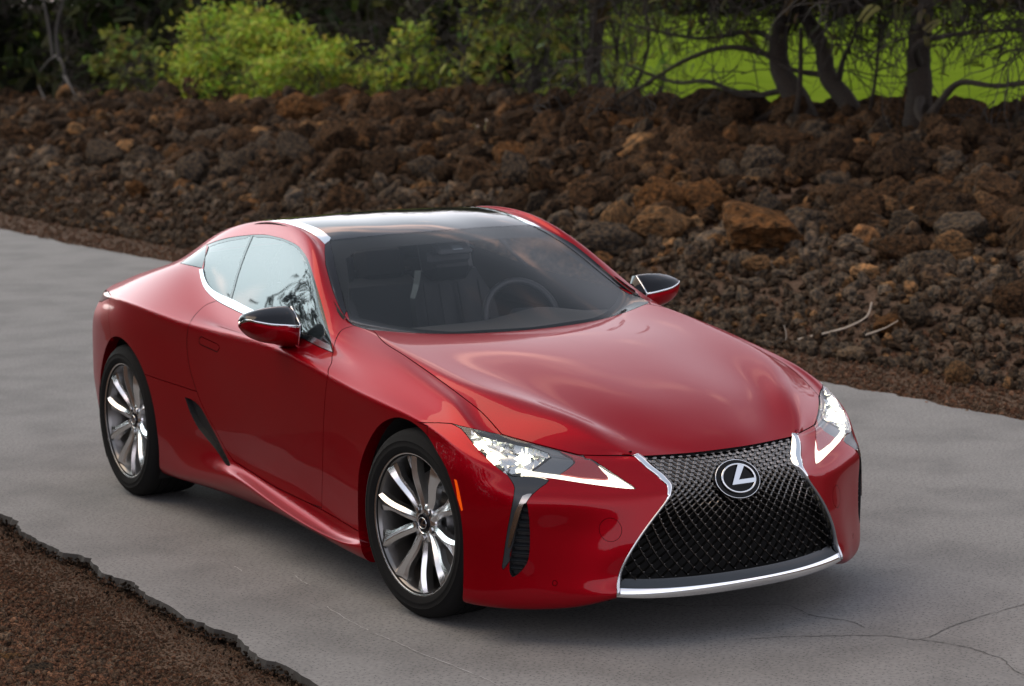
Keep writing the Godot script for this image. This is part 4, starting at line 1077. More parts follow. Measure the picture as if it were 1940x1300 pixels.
func interior(car: Node3D) -> void:
	var b := Buf.new()
	block(b, Vector3(-1.9, 0.30, 0), Vector3(1.2, 0.03, 0.74))
	block(b, Vector3(-2.78, 0.68, 0), Vector3(0.05, 0.36, 0.70), Basis(Vector3(0, 0, 1), 0.25), 0.03)
	block(b, Vector3(-3.0, 0.985, 0), Vector3(0.26, 0.015, 0.56), Basis(), 0.01)
	block(b, Vector3(-0.72, 0.62, 0), Vector3(0.03, 0.30, 0.70))
	block(b, Vector3(-1.6, 0.52, 0), Vector3(0.75, 0.16, 0.13), Basis(), 0.04)
	block(b, Vector3(-2.72, 1.0, 0), Vector3(0.05, 0.11, 0.22), Basis(Vector3(0, 0, 1), 0.3), 0.04)
	for s in [-1.0, 1.0]: block(b, Vector3(-2.72, 1.03, 0.36 * s), Vector3(0.05, 0.10, 0.13), Basis(Vector3(0, 0, 1), 0.3), 0.04)
	put("cabin_floor", b, M.cabin_black, car)
	b = Buf.new()
	for s in [-1.0, 1.0]:
		block(b, Vector3(-1.75, 0.62, 0.80 * s), Vector3(0.85, 0.28, 0.035), Basis(), 0.03)
	put("door_lining", b, M.cabin_black, car)
	# dashboard: a rolled top from the windscreen back to the instruments
	b = Buf.new()
	var P := []
	for i in 13:
		var z := lerpf(-0.70, 0.70, i / 12.0)
		var k := 1.0 - 0.25 * absf(z)
		var hump := 0.035 * exp(-pow((z + 0.36) / 0.16, 2.0))
		P.append([Vector3(-0.70 - 0.20 * z * z, 0.955 - 0.01 * absf(z), z), Vector3(-0.90, 0.945 * 1.0, z), Vector3(-1.10, 0.940 + hump, z), Vector3(-1.22, 0.925 + hump, z), Vector3(-1.28, 0.88, z), Vector3(-1.26 * 1.0, 0.80 * k + 0.02, z), Vector3(-1.20, 0.60, z)])
	sheet(b, smooth_grid(P, 2, 4), Vector3(-0.8, 0.5, 0))
	put("dashboard", b, M.cabin_soft, car)
	for s in [-1.0, 1.0]: seat(car, 0.36 * s)
	for s in [-1.0, 1.0]:
		b = Buf.new()
		block(b, Vector3(-2.62, 0.72, 0.32 * s), Vector3(0.09, 0.26, 0.24), Basis(Vector3(0, 0, 1), 0.35), 0.06)
		block(b, Vector3(-2.45, 0.47, 0.32 * s), Vector3(0.22, 0.08, 0.24), Basis(), 0.05)
		put("rear_seat", b, M.cabin_leather, car)
	# steering wheel on the car's left
	var sw := Node3D.new()
	sw.name = "steering_wheel"
	car.add_child(sw)
	sw.position = Vector3(-1.32, 0.905, -0.36)
	sw.rotation.z = 0.42
	b = Buf.new()
	var ring := []
	for k in 40: ring.append(Vector3(0, sin(TAU * k / 40) * 0.178, cos(TAU * k / 40) * 0.184))
	tube(b, ring, 0.0155, 12, true)
	put("wheel_rim", b, M.cabin_leather, sw)
	b = Buf.new()
	block(b, Vector3(0.02, -0.01, 0), Vector3(0.03, 0.055, 0.075), Basis(), 0.025)
	for s in [-1.0, 1.0]: block(b, Vector3(0.012, 0.0, 0.12 * s), Vector3(0.012, 0.02, 0.06), Basis(), 0.008)
	block(b, Vector3(0.012, -0.11, 0), Vector3(0.012, 0.06, 0.02), Basis(), 0.008)
	put("wheel_boss", b, M.cabin_soft, sw)
	# rear-view mirror and the sensor pod above it
	b = Buf.new()
	block(b, Vector3(-1.335, 1.208, 0.0), Vector3(0.018, 0.030, 0.115), Basis(Vector3(0, 1, 0), 0.12), 0.016)
	put("cabin_mirror", b, M.cabin_soft, car)
	b = Buf.new()
	block(b, Vector3(-1.350, 1.208, 0.002), Vector3(0.006, 0.024, 0.105), Basis(Vector3(0, 1, 0), 0.12), 0.004)
	put("cabin_mirror_glass", b, M.mirror_grey, car)
	b = Buf.new()
	block(b, Vector3(-1.31, 1.262, 0.01), Vector3(0.075, 0.014, 0.085), Basis(Vector3(0, 0, 1), -0.42), 0.012)
	put("sensor_pod", b, M.cabin_soft, car)
	b = Buf.new()
	block(b, Vector3(-1.262, 1.255, 0.0), Vector3(0.022, 0.004, 0.026), Basis(Vector3(0, 0, 1), -0.42), 0.004)
	put("sensor_window", b, M.mirror_grey, car)
	# headlining under the roof and the dark band round the windscreen
	b = Buf.new()
	for q in [[9.4, 16.0], [8.0, 9.4]]:
		b.add(patch_of(PackedVector2Array([Vector2(7.35, 13.0), Vector2(10.0, 13.0), Vector2(10.0, 16.0), Vector2(7.35, 16.0)]), -0.03))
		break
	b.add(b.mirrored())
	put("headlining", b, M.cabin_black, car)
	b = Buf.new()
	var ws := polygon_of(REGION["windshield"])
	var clear := PackedVector2Array([Vector2(10.35, 17), Vector2(10.33, 15), Vector2(10.33, 13.6), Vector2(10.5, 13.27), Vector2(11.0, 13.18), Vector2(11.6, 13.06), Vector2(11.9, 13.08), Vector2(11.98, 13.5), Vector2(12.02, 14.4), Vector2(12.05, 15.3), Vector2(12.06, 17)])
	for q in Geometry2D.clip_polygons(ws, clear):
		b.add(patch_of(q, -0.005))
	b.add(b.mirrored())
	put("windshield_band", b, M.frit, car)
	b = Buf.new()
	P = [[], [], []]
	for i in 30:
		var e := at(lerpf(6.75, 12.0, i / 29.0), 10.16)
		P[0].append(e + Vector3(0, 0.022, -0.024)); P[1].append(e + Vector3(0, -0.01, -0.036)); P[2].append(e + Vector3(0, -0.14, -0.05))
	sheet(b, P, Vector3(-1.6, 0.9, 2.0))
	both("window_ledge", b, M.cabin_black, car)

func seat(car: Node3D, z: float) -> void:
	var s := Node3D.new()
	s.name = "seat"
	car.add_child(s, true)
	s.position = Vector3(-1.72, 0.33, z)
	var tilt := Basis(Vector3(0, 0, 1), 0.30)
	var b := Buf.new()
	var P := []
	for i in 11:
		var t := i / 10.0
		var y := lerpf(0.12, 0.76, t)
		var hw := 0.235 - 0.03 * t - 0.06 * smoothstep(0.75, 1.0, t)
		var row := []
		for k in 13:
			var a := k / 12.0 * 2.0 - 1.0
			var wing := 0.085 * pow(absf(a), 3.0) * (1.0 - 0.5 * t)
			row.append(Vector3(-0.10, 0, 0) + tilt * Vector3(wing + 0.015 * cos(PI * 3.0 * a) * (1.0 - absf(a)), y, hw * a))
		P.append(row)
	sheet(b, P, Vector3(-0.6, 0.5, 0))
	var Q := []
	for r in P:
		var row := []
		for p in r: row.append(p + Vector3(-0.10 + 0.05 * absf(p.z) / 0.2, 0.0, 0))
		Q.append(row)
	sheet(b, Q, Vector3(0.5, 0.5, 0))
	for i in P.size() - 1:
		for k in [0, 12]: b.quad(P[i][k], P[i + 1][k], Q[i + 1][k], Q[i][k], Vector3(0, 0, P[i][k].z))
	for k in 12: b.quad(P[10][k], P[10][k + 1], Q[10][k + 1], Q[10][k], Vector3.UP)
	put("backrest", b, M.cabin_leather, s)
	b = Buf.new()
	block(b, Vector3(-0.315, 0.80, 0) , Vector3(0.055, 0.115, 0.135), tilt, 0.05)
	put("headrest", b, M.cabin_leather, s)
	b = Buf.new()
	block(b, Vector3(0.10, 0.10, 0), Vector3(0.27, 0.075, 0.235), Basis(Vector3(0, 0, 1), 0.08), 0.05)
	put("cushion", b, M.cabin_leather, s)
	b = Buf.new()
	for k in [-0.055, 0.055, -0.16, 0.16]:
		var path := []
		for i in 9:
			var t := i / 8.0
			path.append(Vector3(-0.10, 0, 0) + tilt * Vector3(0.012 + 0.085 * pow(absf(k) / 0.23, 3.0), lerpf(0.2, 0.70, t), k * (1.0 - 0.1 * t)))
		tube(b, path, 0.003, 5)
	put("seam", b, M.cabin_soft, s)

func underside(car: Node3D) -> void:
	var b := Buf.new()
	block(b, Vector3(-1.435, 0.19, 0), Vector3(1.03, 0.03, 0.80), Basis(), 0.02)
	block(b, Vector3(0.45, 0.20, 0), Vector3(0.22, 0.03, 0.5), Basis(), 0.02)
	block(b, Vector3(-1.4, 0.22, 0), Vector3(2.2, 0.03, 0.45), Basis(), 0.02)
	put("floor_pan", b, M.shell_black, car)

func car_details(car: Node3D) -> void:
	var steer := 0.105
	wheel(car, Vector3(0, 0.364, 0.893), steer, 0.245)
	wheel(car, Vector3(-2.87, 0.364, 0.935), 0.0, 0.275)
	wheel(car, Vector3(0, 0.364, -0.893), PI + steer, 0.245)
	wheel(car, Vector3(-2.87, 0.364, -0.935), PI, 0.275)
	arch_liner(car, 0.0, 0.55, 0.875)
	arch_liner(car, -2.87, 0.55, 0.915)
	front_end(car)
	vent_fins(car)
	lamps(car)
	mirrors(car)
	interior(car)
	underside(car)

# ---------- the place ----------
var lumps := FastNoiseLite.new()
var road_edge := FastNoiseLite.new()

func knots(x: float, q: Array) -> float:
	if x <= q[0]: return q[1]
	for i in range(0, q.size() - 2, 2):
		if x <= q[i + 2]: return lerpf(q[i + 1], q[i + 3], (x - q[i]) / (q[i + 2] - q[i]))
	return q[q.size() - 1]

func far_edge(x: float) -> float: return knots(x, [-30.0, -3.0, -15.0, -3.1, -3.0, -3.8, 20.0, -3.9])

func bank(x: float, z: float) -> float:
	var d := far_edge(x) - 0.9 - z
	if d <= 0.0: return 0.0
	var t := minf(d / 6.5, 1.0)
	var h := 0.98 * (1.0 - (1.0 - t) * (1.0 - t)) * knots(x, [-42.0, 0.35, -24.0, 0.75, -8.0, 1.0])
	h += (lumps.get_noise_2d(x, z) * 0.22 + lumps.get_noise_2d(x * 3.1 + 40.0, z * 3.1) * 0.10) * smoothstep(0.6, 3.0, d)
	if d > 7.5: h = lerpf(h, 0.2, smoothstep(0.0, 1.0, minf((d - 7.5) / 2.5, 1.0)))
	return h

func noise_tex(seed_: int, freq: float, kind: int, ramp: Array, size := 512, octaves := 4) -> NoiseTexture2D:
	var n := FastNoiseLite.new()
	n.seed = seed_
	n.frequency = freq
	n.noise_type = kind
	n.fractal_octaves = octaves
	var t := NoiseTexture2D.new()
	t.width = size
	t.height = size
	t.seamless = true
	t.noise = n
	if ramp:
		var g := Gradient.new()
		g.offsets = PackedFloat32Array(ramp.map(func(e): return e[0]))
		g.colors = PackedColorArray(ramp.map(func(e): return e[1]))
		t.color_ramp = g
	return t

func grey(v: float) -> Color: return Color(v, v, v)

func ground_materials() -> void:
	lumps.seed = 5
	lumps.frequency = 0.35
	lumps.fractal_octaves = 3
	var a: StandardMaterial3D = M.asphalt
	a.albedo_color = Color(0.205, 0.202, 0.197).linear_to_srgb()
	var dots := noise_tex(3, 0.045, FastNoiseLite.TYPE_CELLULAR, [[0.0, grey(0.10)], [0.10, grey(0.25)], [0.17, grey(0.80)], [0.30, grey(0.93)], [0.7, grey(1.0)], [1.0, Color(1.0, 0.99, 0.97)]], 1024, 2)
	dots.noise.cellular_return_type = FastNoiseLite.RETURN_DISTANCE
	dots.noise.cellular_jitter = 1.0
	a.albedo_texture = dots
	a.uv1_triplanar = true
	a.uv1_world_triplanar = true
	a.uv1_scale = Vector3.ONE * 1.15
	a.detail_enabled = true
	a.detail_blend_mode = BaseMaterial3D.BLEND_MODE_MUL
	a.detail_albedo = noise_tex(8, 0.006, FastNoiseLite.TYPE_SIMPLEX, [[0.0, grey(0.85)], [0.4, grey(0.93)], [0.6, grey(0.97)], [1.0, grey(1.0)]], 1024, 7)
	a.detail_uv_layer = BaseMaterial3D.DETAIL_UV_2
	a.uv2_triplanar = true
	a.uv2_world_triplanar = true
	a.uv2_scale = Vector3.ONE * 0.22
	a.heightmap_enabled = true
	a.heightmap_texture = noise_tex(4, 0.2, FastNoiseLite.TYPE_SIMPLEX, [], 1024, 3)
	a.heightmap_scale = 0.08
	var rust := [[0.0, Color(0.30, 0.30, 0.30)], [0.38, Color(0.62, 0.60, 0.58)], [0.52, Color(0.86, 0.80, 0.73)], [0.66, Color(1.0, 0.86, 0.70)], [1.0, Color(1.0, 0.92, 0.84)]]
	var relief := noise_tex(22, 0.03, FastNoiseLite.TYPE_SIMPLEX, [], 512, 5)
	var patch := noise_tex(21, 0.014, FastNoiseLite.TYPE_SIMPLEX_SMOOTH, rust, 512, 5)
	for e in [["rock_dark", Color(0.056, 0.044, 0.035)], ["rock_brown", Color(0.085, 0.062, 0.045)], ["rock_rust", Color(0.135, 0.083, 0.046)], ["rock_grey", Color(0.095, 0.089, 0.083)], ["rock_tan", Color(0.20, 0.142, 0.092)], ["rock_pale", Color(0.25, 0.22, 0.185)], ["rubble", Color(1, 1, 1)]]:
		var m := mat(e[0], e[1] * (1.25 if e[0] != "rubble" else 1.0), 0.95)
		m.metallic_specular = 0.12
		m.albedo_texture = patch
		m.uv1_triplanar = true
		m.uv1_scale = Vector3.ONE * (1.3 if e[0] != "rubble" else 0.5)
		m.heightmap_enabled = true
		m.heightmap_texture = relief
		m.heightmap_scale = 3.0
		if e[0] == "rubble": m.vertex_color_use_as_albedo = true
	var s: StandardMaterial3D = M.soil
	s.albedo_color = Color(0.135, 0.110, 0.090).linear_to_srgb()
	s.metallic_specular = 0.15
	s.albedo_texture = noise_tex(31, 0.06, FastNoiseLite.TYPE_SIMPLEX, [[0.0, grey(0.35)], [0.4, Color(0.75, 0.68, 0.63)], [0.6, Color(0.95, 0.86, 0.8)], [1.0, Color(1.0, 0.95, 0.9)]], 1024, 5)
	s.uv1_triplanar = true
	s.uv1_world_triplanar = true
	s.uv1_scale = Vector3.ONE * 0.7
	s.heightmap_enabled = true
	s.heightmap_texture = noise_tex(32, 0.09, FastNoiseLite.TYPE_SIMPLEX, [], 1024, 4)
	s.heightmap_scale = 0.5
	var l := mat("lawn", Color(0.125, 0.180, 0.022), 0.9)
	l.specular_mode = BaseMaterial3D.SPECULAR_DISABLED
	l.albedo_texture = noise_tex(41, 0.02, FastNoiseLite.TYPE_SIMPLEX_SMOOTH, [[0.0, Color(0.72, 0.78, 0.6)], [0.5, Color(0.93, 0.95, 0.8)], [1.0, Color(1, 1, 1)]], 512, 5)
	l.uv1_triplanar = true
	l.uv1_world_triplanar = true
	l.uv1_scale = Vector3(0.05, 0.05, 0.2)
	l.heightmap_enabled = true
	l.heightmap_texture = noise_tex(42, 0.1, FastNoiseLite.TYPE_SIMPLEX, [], 512, 3)
	l.heightmap_scale = 3.0
	var bark := mat("bark", Color(0.085, 0.064, 0.050), 0.95)
	bark.albedo_texture = noise_tex(51, 0.03, FastNoiseLite.TYPE_SIMPLEX, [[0.0, grey(0.4)], [0.5, grey(0.8)], [1.0, Color(1.0, 0.93, 0.85)]], 512, 5)
	bark.uv1_triplanar = true
	bark.uv1_scale = Vector3(6, 1.5, 6)
	bark.heightmap_enabled = true
	bark.heightmap_texture = noise_tex(52, 0.05, FastNoiseLite.TYPE_SIMPLEX, [], 512, 4)
	bark.heightmap_scale = 2.0
	mat("twig", Color(0.026, 0.022, 0.019), 0.95).vertex_color_use_as_albedo = true
	mat("dry_stick", Color(0.42, 0.36, 0.29), 0.9)
	mat("crack_dark", Color(0.075, 0.073, 0.070), 1.0)
	mat("scuff", Color(0.34, 0.335, 0.33), 0.9)
	var lf := mat("leaf", Color(1, 1, 1), 0.6)
	lf.vertex_color_use_as_albedo = true
	lf.metallic_specular = 0.18
	lf.backlight_enabled = true
	lf.backlight = Color(0.5, 0.5, 0.5)
	lf.cull_mode = BaseMaterial3D.CULL_DISABLED

func build_ground() -> void:
	ground_materials()
	# one sheet of ground out to the horizon; fine where the bank stands
	var xs := [-420.0, -200.0, -100.0, -70.0]
	var zs := [-420.0, -220.0, -110.0, -60.0, -36.0, -24.0]
	var x := -50.0
	while x < 10.01:
		xs.append(x); x += 0.3
	xs += [14.0, 30.0, 60.0, 150.0]
	var z := -16.0
	while z < 3.01:
		zs.append(z); z += 0.2
	zs += [4.0, 6.0, 10.0, 30.0, 90.0]
	var P := []
	for xx in xs:
		var r := []
		for zz in zs: r.append(Vector3(xx, ground_height(xx, zz), zz))
		P.append(r)
	var b := Buf.new()
	sheet(b, P, Vector3(0, -5000, 0))
	put("ground", b, M.soil, self).set_meta("kind", "structure")
	# lawn beyond the bank
	P = []
	for xx in [-300.0, -120.0, -60.0, -45.0, -35.0, -28.0, -22.0, -16.0, -11.0, -6.0, 0.0, 10.0, 60.0]:
		var r := []
		for zz in [-14.2, -16.0, -22.0, -36.0, -60.0, -90.0, -140.0, -260.0]: r.append(Vector3(xx, 0.24 + 0.25 * smoothstep(-40.0, -90.0, zz), zz))
		P.append(r)
	b = Buf.new()
	sheet(b, P, Vector3(0, -5000, 0))
	put("lawn", b, M.lawn, self).set_meta("kind", "structure")
	# road: a slab with a ragged near edge
	var n := road_edge
	n.seed = 9
	n.frequency = 1.6
	n.fractal_octaves = 5
	var near := []
	var far := []
	var side := []
	x = -60.0
	while x < 26.0:
		var e := 1.60 + n.get_noise_1d(x) * 0.07 + n.get_noise_1d(x * 6.0 + 9.0) * 0.014
		near.append(Vector3(x, 0.0 - 0.012 * 0.0, e))
		side.append(Vector3(x + n.get_noise_1d(x * 9.0) * 0.01, -0.034, e + 0.010 + 0.02 * n.get_noise_1d(x * 5.0 + 70.0)))
		far.append(Vector3(x, 0.0, far_edge(x) + n.get_noise_1d(x * 2.0 + 300.0) * 0.06))
		x += 0.035 if x > -6.0 and x < 3.0 else 0.2
	b = Buf.new()
	var verge := Buf.new()
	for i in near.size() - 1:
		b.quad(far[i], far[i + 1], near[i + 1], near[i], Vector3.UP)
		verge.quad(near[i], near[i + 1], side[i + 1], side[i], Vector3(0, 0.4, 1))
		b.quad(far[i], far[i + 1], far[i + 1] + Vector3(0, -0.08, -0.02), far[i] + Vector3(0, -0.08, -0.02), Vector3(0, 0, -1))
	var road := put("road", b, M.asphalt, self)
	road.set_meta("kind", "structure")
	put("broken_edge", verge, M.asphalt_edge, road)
	for q in [[0.15, 0.10, 0.32, 0.02, 0.43, -0.05, 0.52, -0.20, 0.63, -0.37, 0.80, -0.36, 0.96, -0.42, 1.07, -0.41], [0.95, 0.05, 1.02, -0.12, 1.10, -0.25, 1.20, -0.40, 1.31, -0.47, 1.24, -0.67, 1.18, -0.87, 1.13, -1.12, 1.02, -1.35, 0.98, -1.6], [1.31, -0.47, 1.48, -0.54, 1.60, -0.54, 1.68, -0.54, 1.84, -0.47, 2.0, -0.5]]:
		put("crack", ribbon(q, 0.0026, 0.002), M.crack_dark, road)
	for q in [[-0.36, 1.10, -0.1, 1.125, 0.06, 1.13], [0.12, 1.128, 0.3, 1.12, 0.47, 1.118, 0.7, 1.10, 0.99, 1.09], [-0.9, 0.98, -0.8, 1.0, -0.72, 1.0], [-1.2, 1.12, -1.1, 1.13]]:
		put("scuff", ribbon(q, 0.0022, 0.002), M.scuff, road)

func ground_height(x: float, z: float) -> float:
	var h := bank(x, z)
	if z > far_edge(x) - 0.3 and z < 1.7: return -0.06
	if z >= 1.7: return -0.018 + 0.012 * lumps.get_noise_2d(x * 2.0, z * 2.0) + 0.02 * smoothstep(2.0, 3.0, z)
	return h - 0.02

func ribbon(q: Array, w: float, y: float) -> Buf:
	var b := Buf.new()
	var pts := []
	for i in range(0, q.size(), 2): pts.append(Vector3(q[i], y, q[i + 1]))
	pts = smooth_line(pts, 8)
	var L := []
	var R := []
	for i in pts.size():
		var t: Vector3 = pts[mini(i + 1, pts.size() - 1)] - pts[maxi(i - 1, 0)]
		var s := t.cross(Vector3.UP).normalized() * w * rng.randf_range(0.35, 1.3)
		var j := t.cross(Vector3.UP).normalized() * rng.randf_range(-1.5, 1.5) * w
		L.append(pts[i] + s + j); R.append(pts[i] - s + j)
	for i in pts.size() - 1: b.quad(L[i], L[i + 1], R[i + 1], R[i], Vector3.UP)
	return b

# ---------- rocks ----------
var sphere_v := {}
var sphere_f := {}

func sphere(level: int) -> void:
	if sphere_v.has(level): return
	var g := (1.0 + sqrt(5.0)) / 2.0
	var v := [Vector3(-1, g, 0), Vector3(1, g, 0), Vector3(-1, -g, 0), Vector3(1, -g, 0), Vector3(0, -1, g), Vector3(0, 1, g), Vector3(0, -1, -g), Vector3(0, 1, -g), Vector3(g, 0, -1), Vector3(g, 0, 1), Vector3(-g, 0, -1), Vector3(-g, 0, 1)]
	for i in 12: v[i] = v[i].normalized()
	var f := [[0, 11, 5], [0, 5, 1], [0, 1, 7], [0, 7, 10], [0, 10, 11], [1, 5, 9], [5, 11, 4], [11, 10, 2], [10, 7, 6], [7, 1, 8], [3, 9, 4], [3, 4, 2], [3, 2, 6], [3, 6, 8], [3, 8, 9], [4, 9, 5], [2, 4, 11], [6, 2, 10], [8, 6, 7], [9, 8, 1]]
	for l in level:
		var mid := {}
		var nf := []
		for t in f:
			var m := []
			for k in 3:
				var a: int = t[k]
				var c: int = t[(k + 1) % 3]
				var key := Vector2i(mini(a, c), maxi(a, c))
				if not mid.has(key):
					mid[key] = v.size()
					v.append((v[a] + v[c]).normalized())
				m.append(mid[key])
			nf.append_array([[t[0], m[0], m[2]], [t[1], m[1], m[0]], [t[2], m[2], m[1]], m])
		f = nf
	sphere_v[level] = v
	sphere_f[level] = f

# a broken lava block: a ball cut by random planes, roughened; about one metre across
func rock_mesh(seed_: int, level: int, rough: float) -> ArrayMesh:
	sphere(level)
	var r := RandomNumberGenerator.new()
	r.seed = seed_
	var planes := []
	for k in 15:
		var d := Vector3(r.randfn(), r.randfn() * 0.9, r.randfn()).normalized()
		planes.append([d, r.randf_range(0.52, 0.95)])
	var n := FastNoiseLite.new()
	n.seed = seed_
	n.frequency = 1.3
	n.fractal_octaves = 4
	n.fractal_gain = 0.55
	var V := []
	for d in sphere_v[level]:
		var m := 1.0
		for q in planes:
			var k: float = d.dot(q[0])
			if k > 0.05: m = minf(m, q[1] / k)
		var rr := m * (1.0 + rough * n.get_noise_3dv(d * 1.6) + rough * 0.5 * absf(n.get_noise_3dv(d * 4.3 + Vector3(9, 9, 9))))
		V.append(d * rr * 0.5 * Vector3(1.0, 0.82, 0.92))
	var N := []
	N.resize(V.size())
	N.fill(Vector3.ZERO)
	var F := []
	for t in sphere_f[level]:
		var a: Vector3 = V[t[0]]
		var c: Vector3 = V[t[1]]
		var d: Vector3 = V[t[2]]
		var k := (c - a).cross(d - a)
		if k.dot(a + c + d) < 0.0: k = -k
		F.append(k.normalized())
		for j in t: N[j] += k
	var b := Buf.new()
	for i in F.size():
		var t: Array = sphere_f[level][i]
		b.tri(V[t[0]], V[t[1]], V[t[2]], (N[t[0]].normalized() + F[i] * 5.0).normalized(), (N[t[1]].normalized() + F[i] * 5.0).normalized(), (N[t[2]].normalized() + F[i] * 5.0).normalized())
	return b.mesh()

func turn_random(r: RandomNumberGenerator) -> Basis:
	return Basis(Vector3(r.randfn(), r.randfn(), r.randfn()).normalized(), r.randf() * TAU)

func rock_tone(r: RandomNumberGenerator, d: float) -> int:
	# 0 dark 1 brown 2 rust 3 grey 4 tan
	var k := r.randf()
	if d < 1.8: return 3 if k < 0.52 else 0 if k < 0.66 else 1 if k < 0.86 else 2 if k < 0.94 else 4
	if d < 3.5: return 0 if k < 0.28 else 1 if k < 0.62 else 3 if k < 0.76 else 2 if k < 0.94 else 4
	return 0 if k < 0.50 else 1 if k < 0.86 else 2 if k < 0.95 else 3

const TONES := ["rock_dark", "rock_brown", "rock_rust", "rock_grey", "rock_tan", "rock_pale"]
const TONE_WORD := ["dark brown", "brown", "rust-brown", "grey", "tan", "pale"]
const NTH := ["leftmost", "second", "third", "fourth", "fifth", "sixth", "seventh", "eighth", "ninth", "tenth", "eleventh", "twelfth", "thirteenth", "fourteenth", "fifteenth", "sixteenth", "seventeenth", "eighteenth", "nineteenth", "twentieth"]

func screen(p: Vector3) -> Vector2:
	var q := p - Vector3(8.2126, 2.3612, 5.1474)
	var f := Vector3(-0.85951, -0.140624, -0.491393)
	var r := Vector3(0.498752, -0.0205556, -0.866501)
	var d := q.dot(f)
	return Vector2(q.dot(r) / d, d)

func build_rocks() -> void:
	var meshes := []
	for k in 12: meshes.append(rock_mesh(100 + k, 3, 0.17))
	var r := RandomNumberGenerator.new()
	r.seed = 77
	# the boulders one can point at: x, z, width, height, tone, label
	for e in [[-7.2, -5.85, 0.86, 0.62, 2, "big boulder with a dark top and rust-orange flank, largest rock by the road"], [-6.66, -5.45, 0.29, 0.19, 4, "tan block low in the rubble just below the big rust-flanked boulder"], [-5.24, -6.1, 0.36, 0.32, 4, "upright orange-tan rock to the right of the big rust-flanked boulder"],
		[-5.62, -5.95, 0.42, 0.32, 1, "brown rock between the big rust-flanked boulder and the upright orange one"], [-4.35, -5.8, 0.26, 0.30, 3, "tall grey rock near the right edge of the picture"], [-8.58, -5.3, 0.52, 0.38, 3, "large grey rock behind the car's left roof pillar"], [-9.85, -5.95, 0.42, 0.42, 1, "brown block standing upright above the rear of the car roof"],
		[-10.64, -5.7, 0.42, 0.44, 0, "dark block above the middle of the car roof"], [-3.16, -4.40, 0.19, 0.20, 4, "small tan rock on the gravel verge closest to the road"], [-4.3, -4.5, 0.19, 0.11, 5, "pale flat stone at the foot of the rubble beside the gravel verge"], [-4.48, -5.15, 0.25, 0.21, 3, "grey angular rock low in the rubble right of the dry sticks"],
		[-4.52, -4.95, 0.24, 0.20, 2, "rust-topped rock beside the short dry stick"], [-6.56, -7.0, 0.55, 0.46, 1, "left one of two brown blocks leaning together high on the right of the bank"], [-6.21, -7.3, 0.52, 0.48, 1, "right one of two brown blocks leaning together high on the right of the bank"], [-21.27, -8.7, 0.85, 0.62, 2, "big reddish slab on the bank crest under the green bushes"],
		[-21.6, -9.5, 0.5, 0.42, 2, "orange flat-topped rock just right of the reddish slab on the crest"], [-15.0, -10.1, 0.8, 0.85, 0, "left one of two dark jagged lava lumps on the skyline before the lawn"], [-14.1, -10.1, 0.85, 0.75, 0, "right one of two dark jagged lava lumps on the skyline before the lawn"], [-12.12, -8.4, 0.34, 0.3, 2, "orange rock near the crest below the dark jagged lumps"], [-17.35, -4.8, 0.33, 0.32, 2, "orange-brown rock in the rubble at left above the rear of the car"],
		[-13.2, -10.0, 0.6, 0.5, 0, "dark craggy lump at the foot of the thick leaning tree trunk"], [-9.98, -10.1, 0.5, 0.5, 1, "brown lump with a bare root over it at the right of the crest"]]:
		var o := MeshInstance3D.new()
		o.name = "boulder"
		o.mesh = meshes[r.randi() % 12]
		o.material_override = M[TONES[e[4]]]
		add_child(o, true)
		o.basis = Basis(Vector3.UP, r.randf() * TAU) * Basis.from_scale(Vector3(e[2], e[3], e[2] * 0.9) * 1.12)
		o.position = Vector3(e[0], bank(e[0], e[1]) + e[3] * 0.22, e[1])
		tag(o, e[5], "boulder", "lava rocks of the rubble bank")
	# the rest of the bank: the largest in view one by one, the others as one mass
	var all := []
	for k in 42000:
		var x := -44.0 + 45.0 * pow(r.randf(), 0.6)
		var d := 7.6 * pow(r.randf(), 1.15) - 0.2
		var z := far_edge(x) - 0.9 - d
		var s := 0.05 + 0.09 * pow(r.randf(), 2.0)
		var up := smoothstep(0.2, 3.2, d)
		if r.randf() < 0.03 + 0.20 * up: s = r.randf_range(0.10, 0.20 + 0.10 * up)
		if r.randf() < 0.03 * up: s = r.randf_range(0.24, 0.5)
		if d < 0.9: s *= 0.7
		var p := Vector3(x, bank(x, z) + s * r.randf_range(-0.05, 0.28), z)
		var sc := screen(p)
		all.append([s / sc.y if absf(sc.x) < 0.21 else 0.0, p, s, rock_tone(r, d), sc.x, d])
	all.sort_custom(func(a, b): return a[0] > b[0])
	var single := all.slice(0, 275)
	single.sort_custom(func(a, b): return a[4] < b[4])
	var count := {}
	for e in single:
		var size := "big" if e[2] > 0.42 else "medium-sized" if e[2] > 0.27 else "small"
		var high := "at bank foot" if e[5] < 1.2 else "low on bank" if e[5] < 2.6 else "halfway up bank" if e[5] < 4.4 else "near bank crest"
		var sx: float = e[4]
		var zone := "at far left" if sx < -0.14 else "left of car roof" if sx < -0.075 else "above car roof" if sx < 0.02 else "behind far door mirror" if sx < 0.075 else "above bonnet" if sx < 0.135 else "by right picture edge"
		var key := "%s %s lava rock %s %s" % [size, TONE_WORD[e[3]], high, zone]
		var c: int = count.get(key, 0)
		count[key] = c + 1
		e.append(key)
		e.append(c)
	for e in single:
		var o := MeshInstance3D.new()
		o.name = "lava_rock"
		o.mesh = meshes[r.randi() % 12]
		o.material_override = M[TONES[e[3]]]
		add_child(o, true)
		o.transform = Transform3D(turn_random(r) * Basis.from_scale(Vector3(e[2] * r.randf_range(0.9, 1.35), e[2] * r.randf_range(0.75, 1.1), e[2]) * 1.1), e[1])
		var label: String = e[6]
		if count[e[6]] > 1: label += ", %s from left" % NTH[mini(e[7], 19)] if e[7] > 0 else ", leftmost of them"
		tag(o, label, "rock", "lava rocks of the rubble bank")
	var rest := Node3D.new()
	rest.name = "lava_rubble"
	add_child(rest)
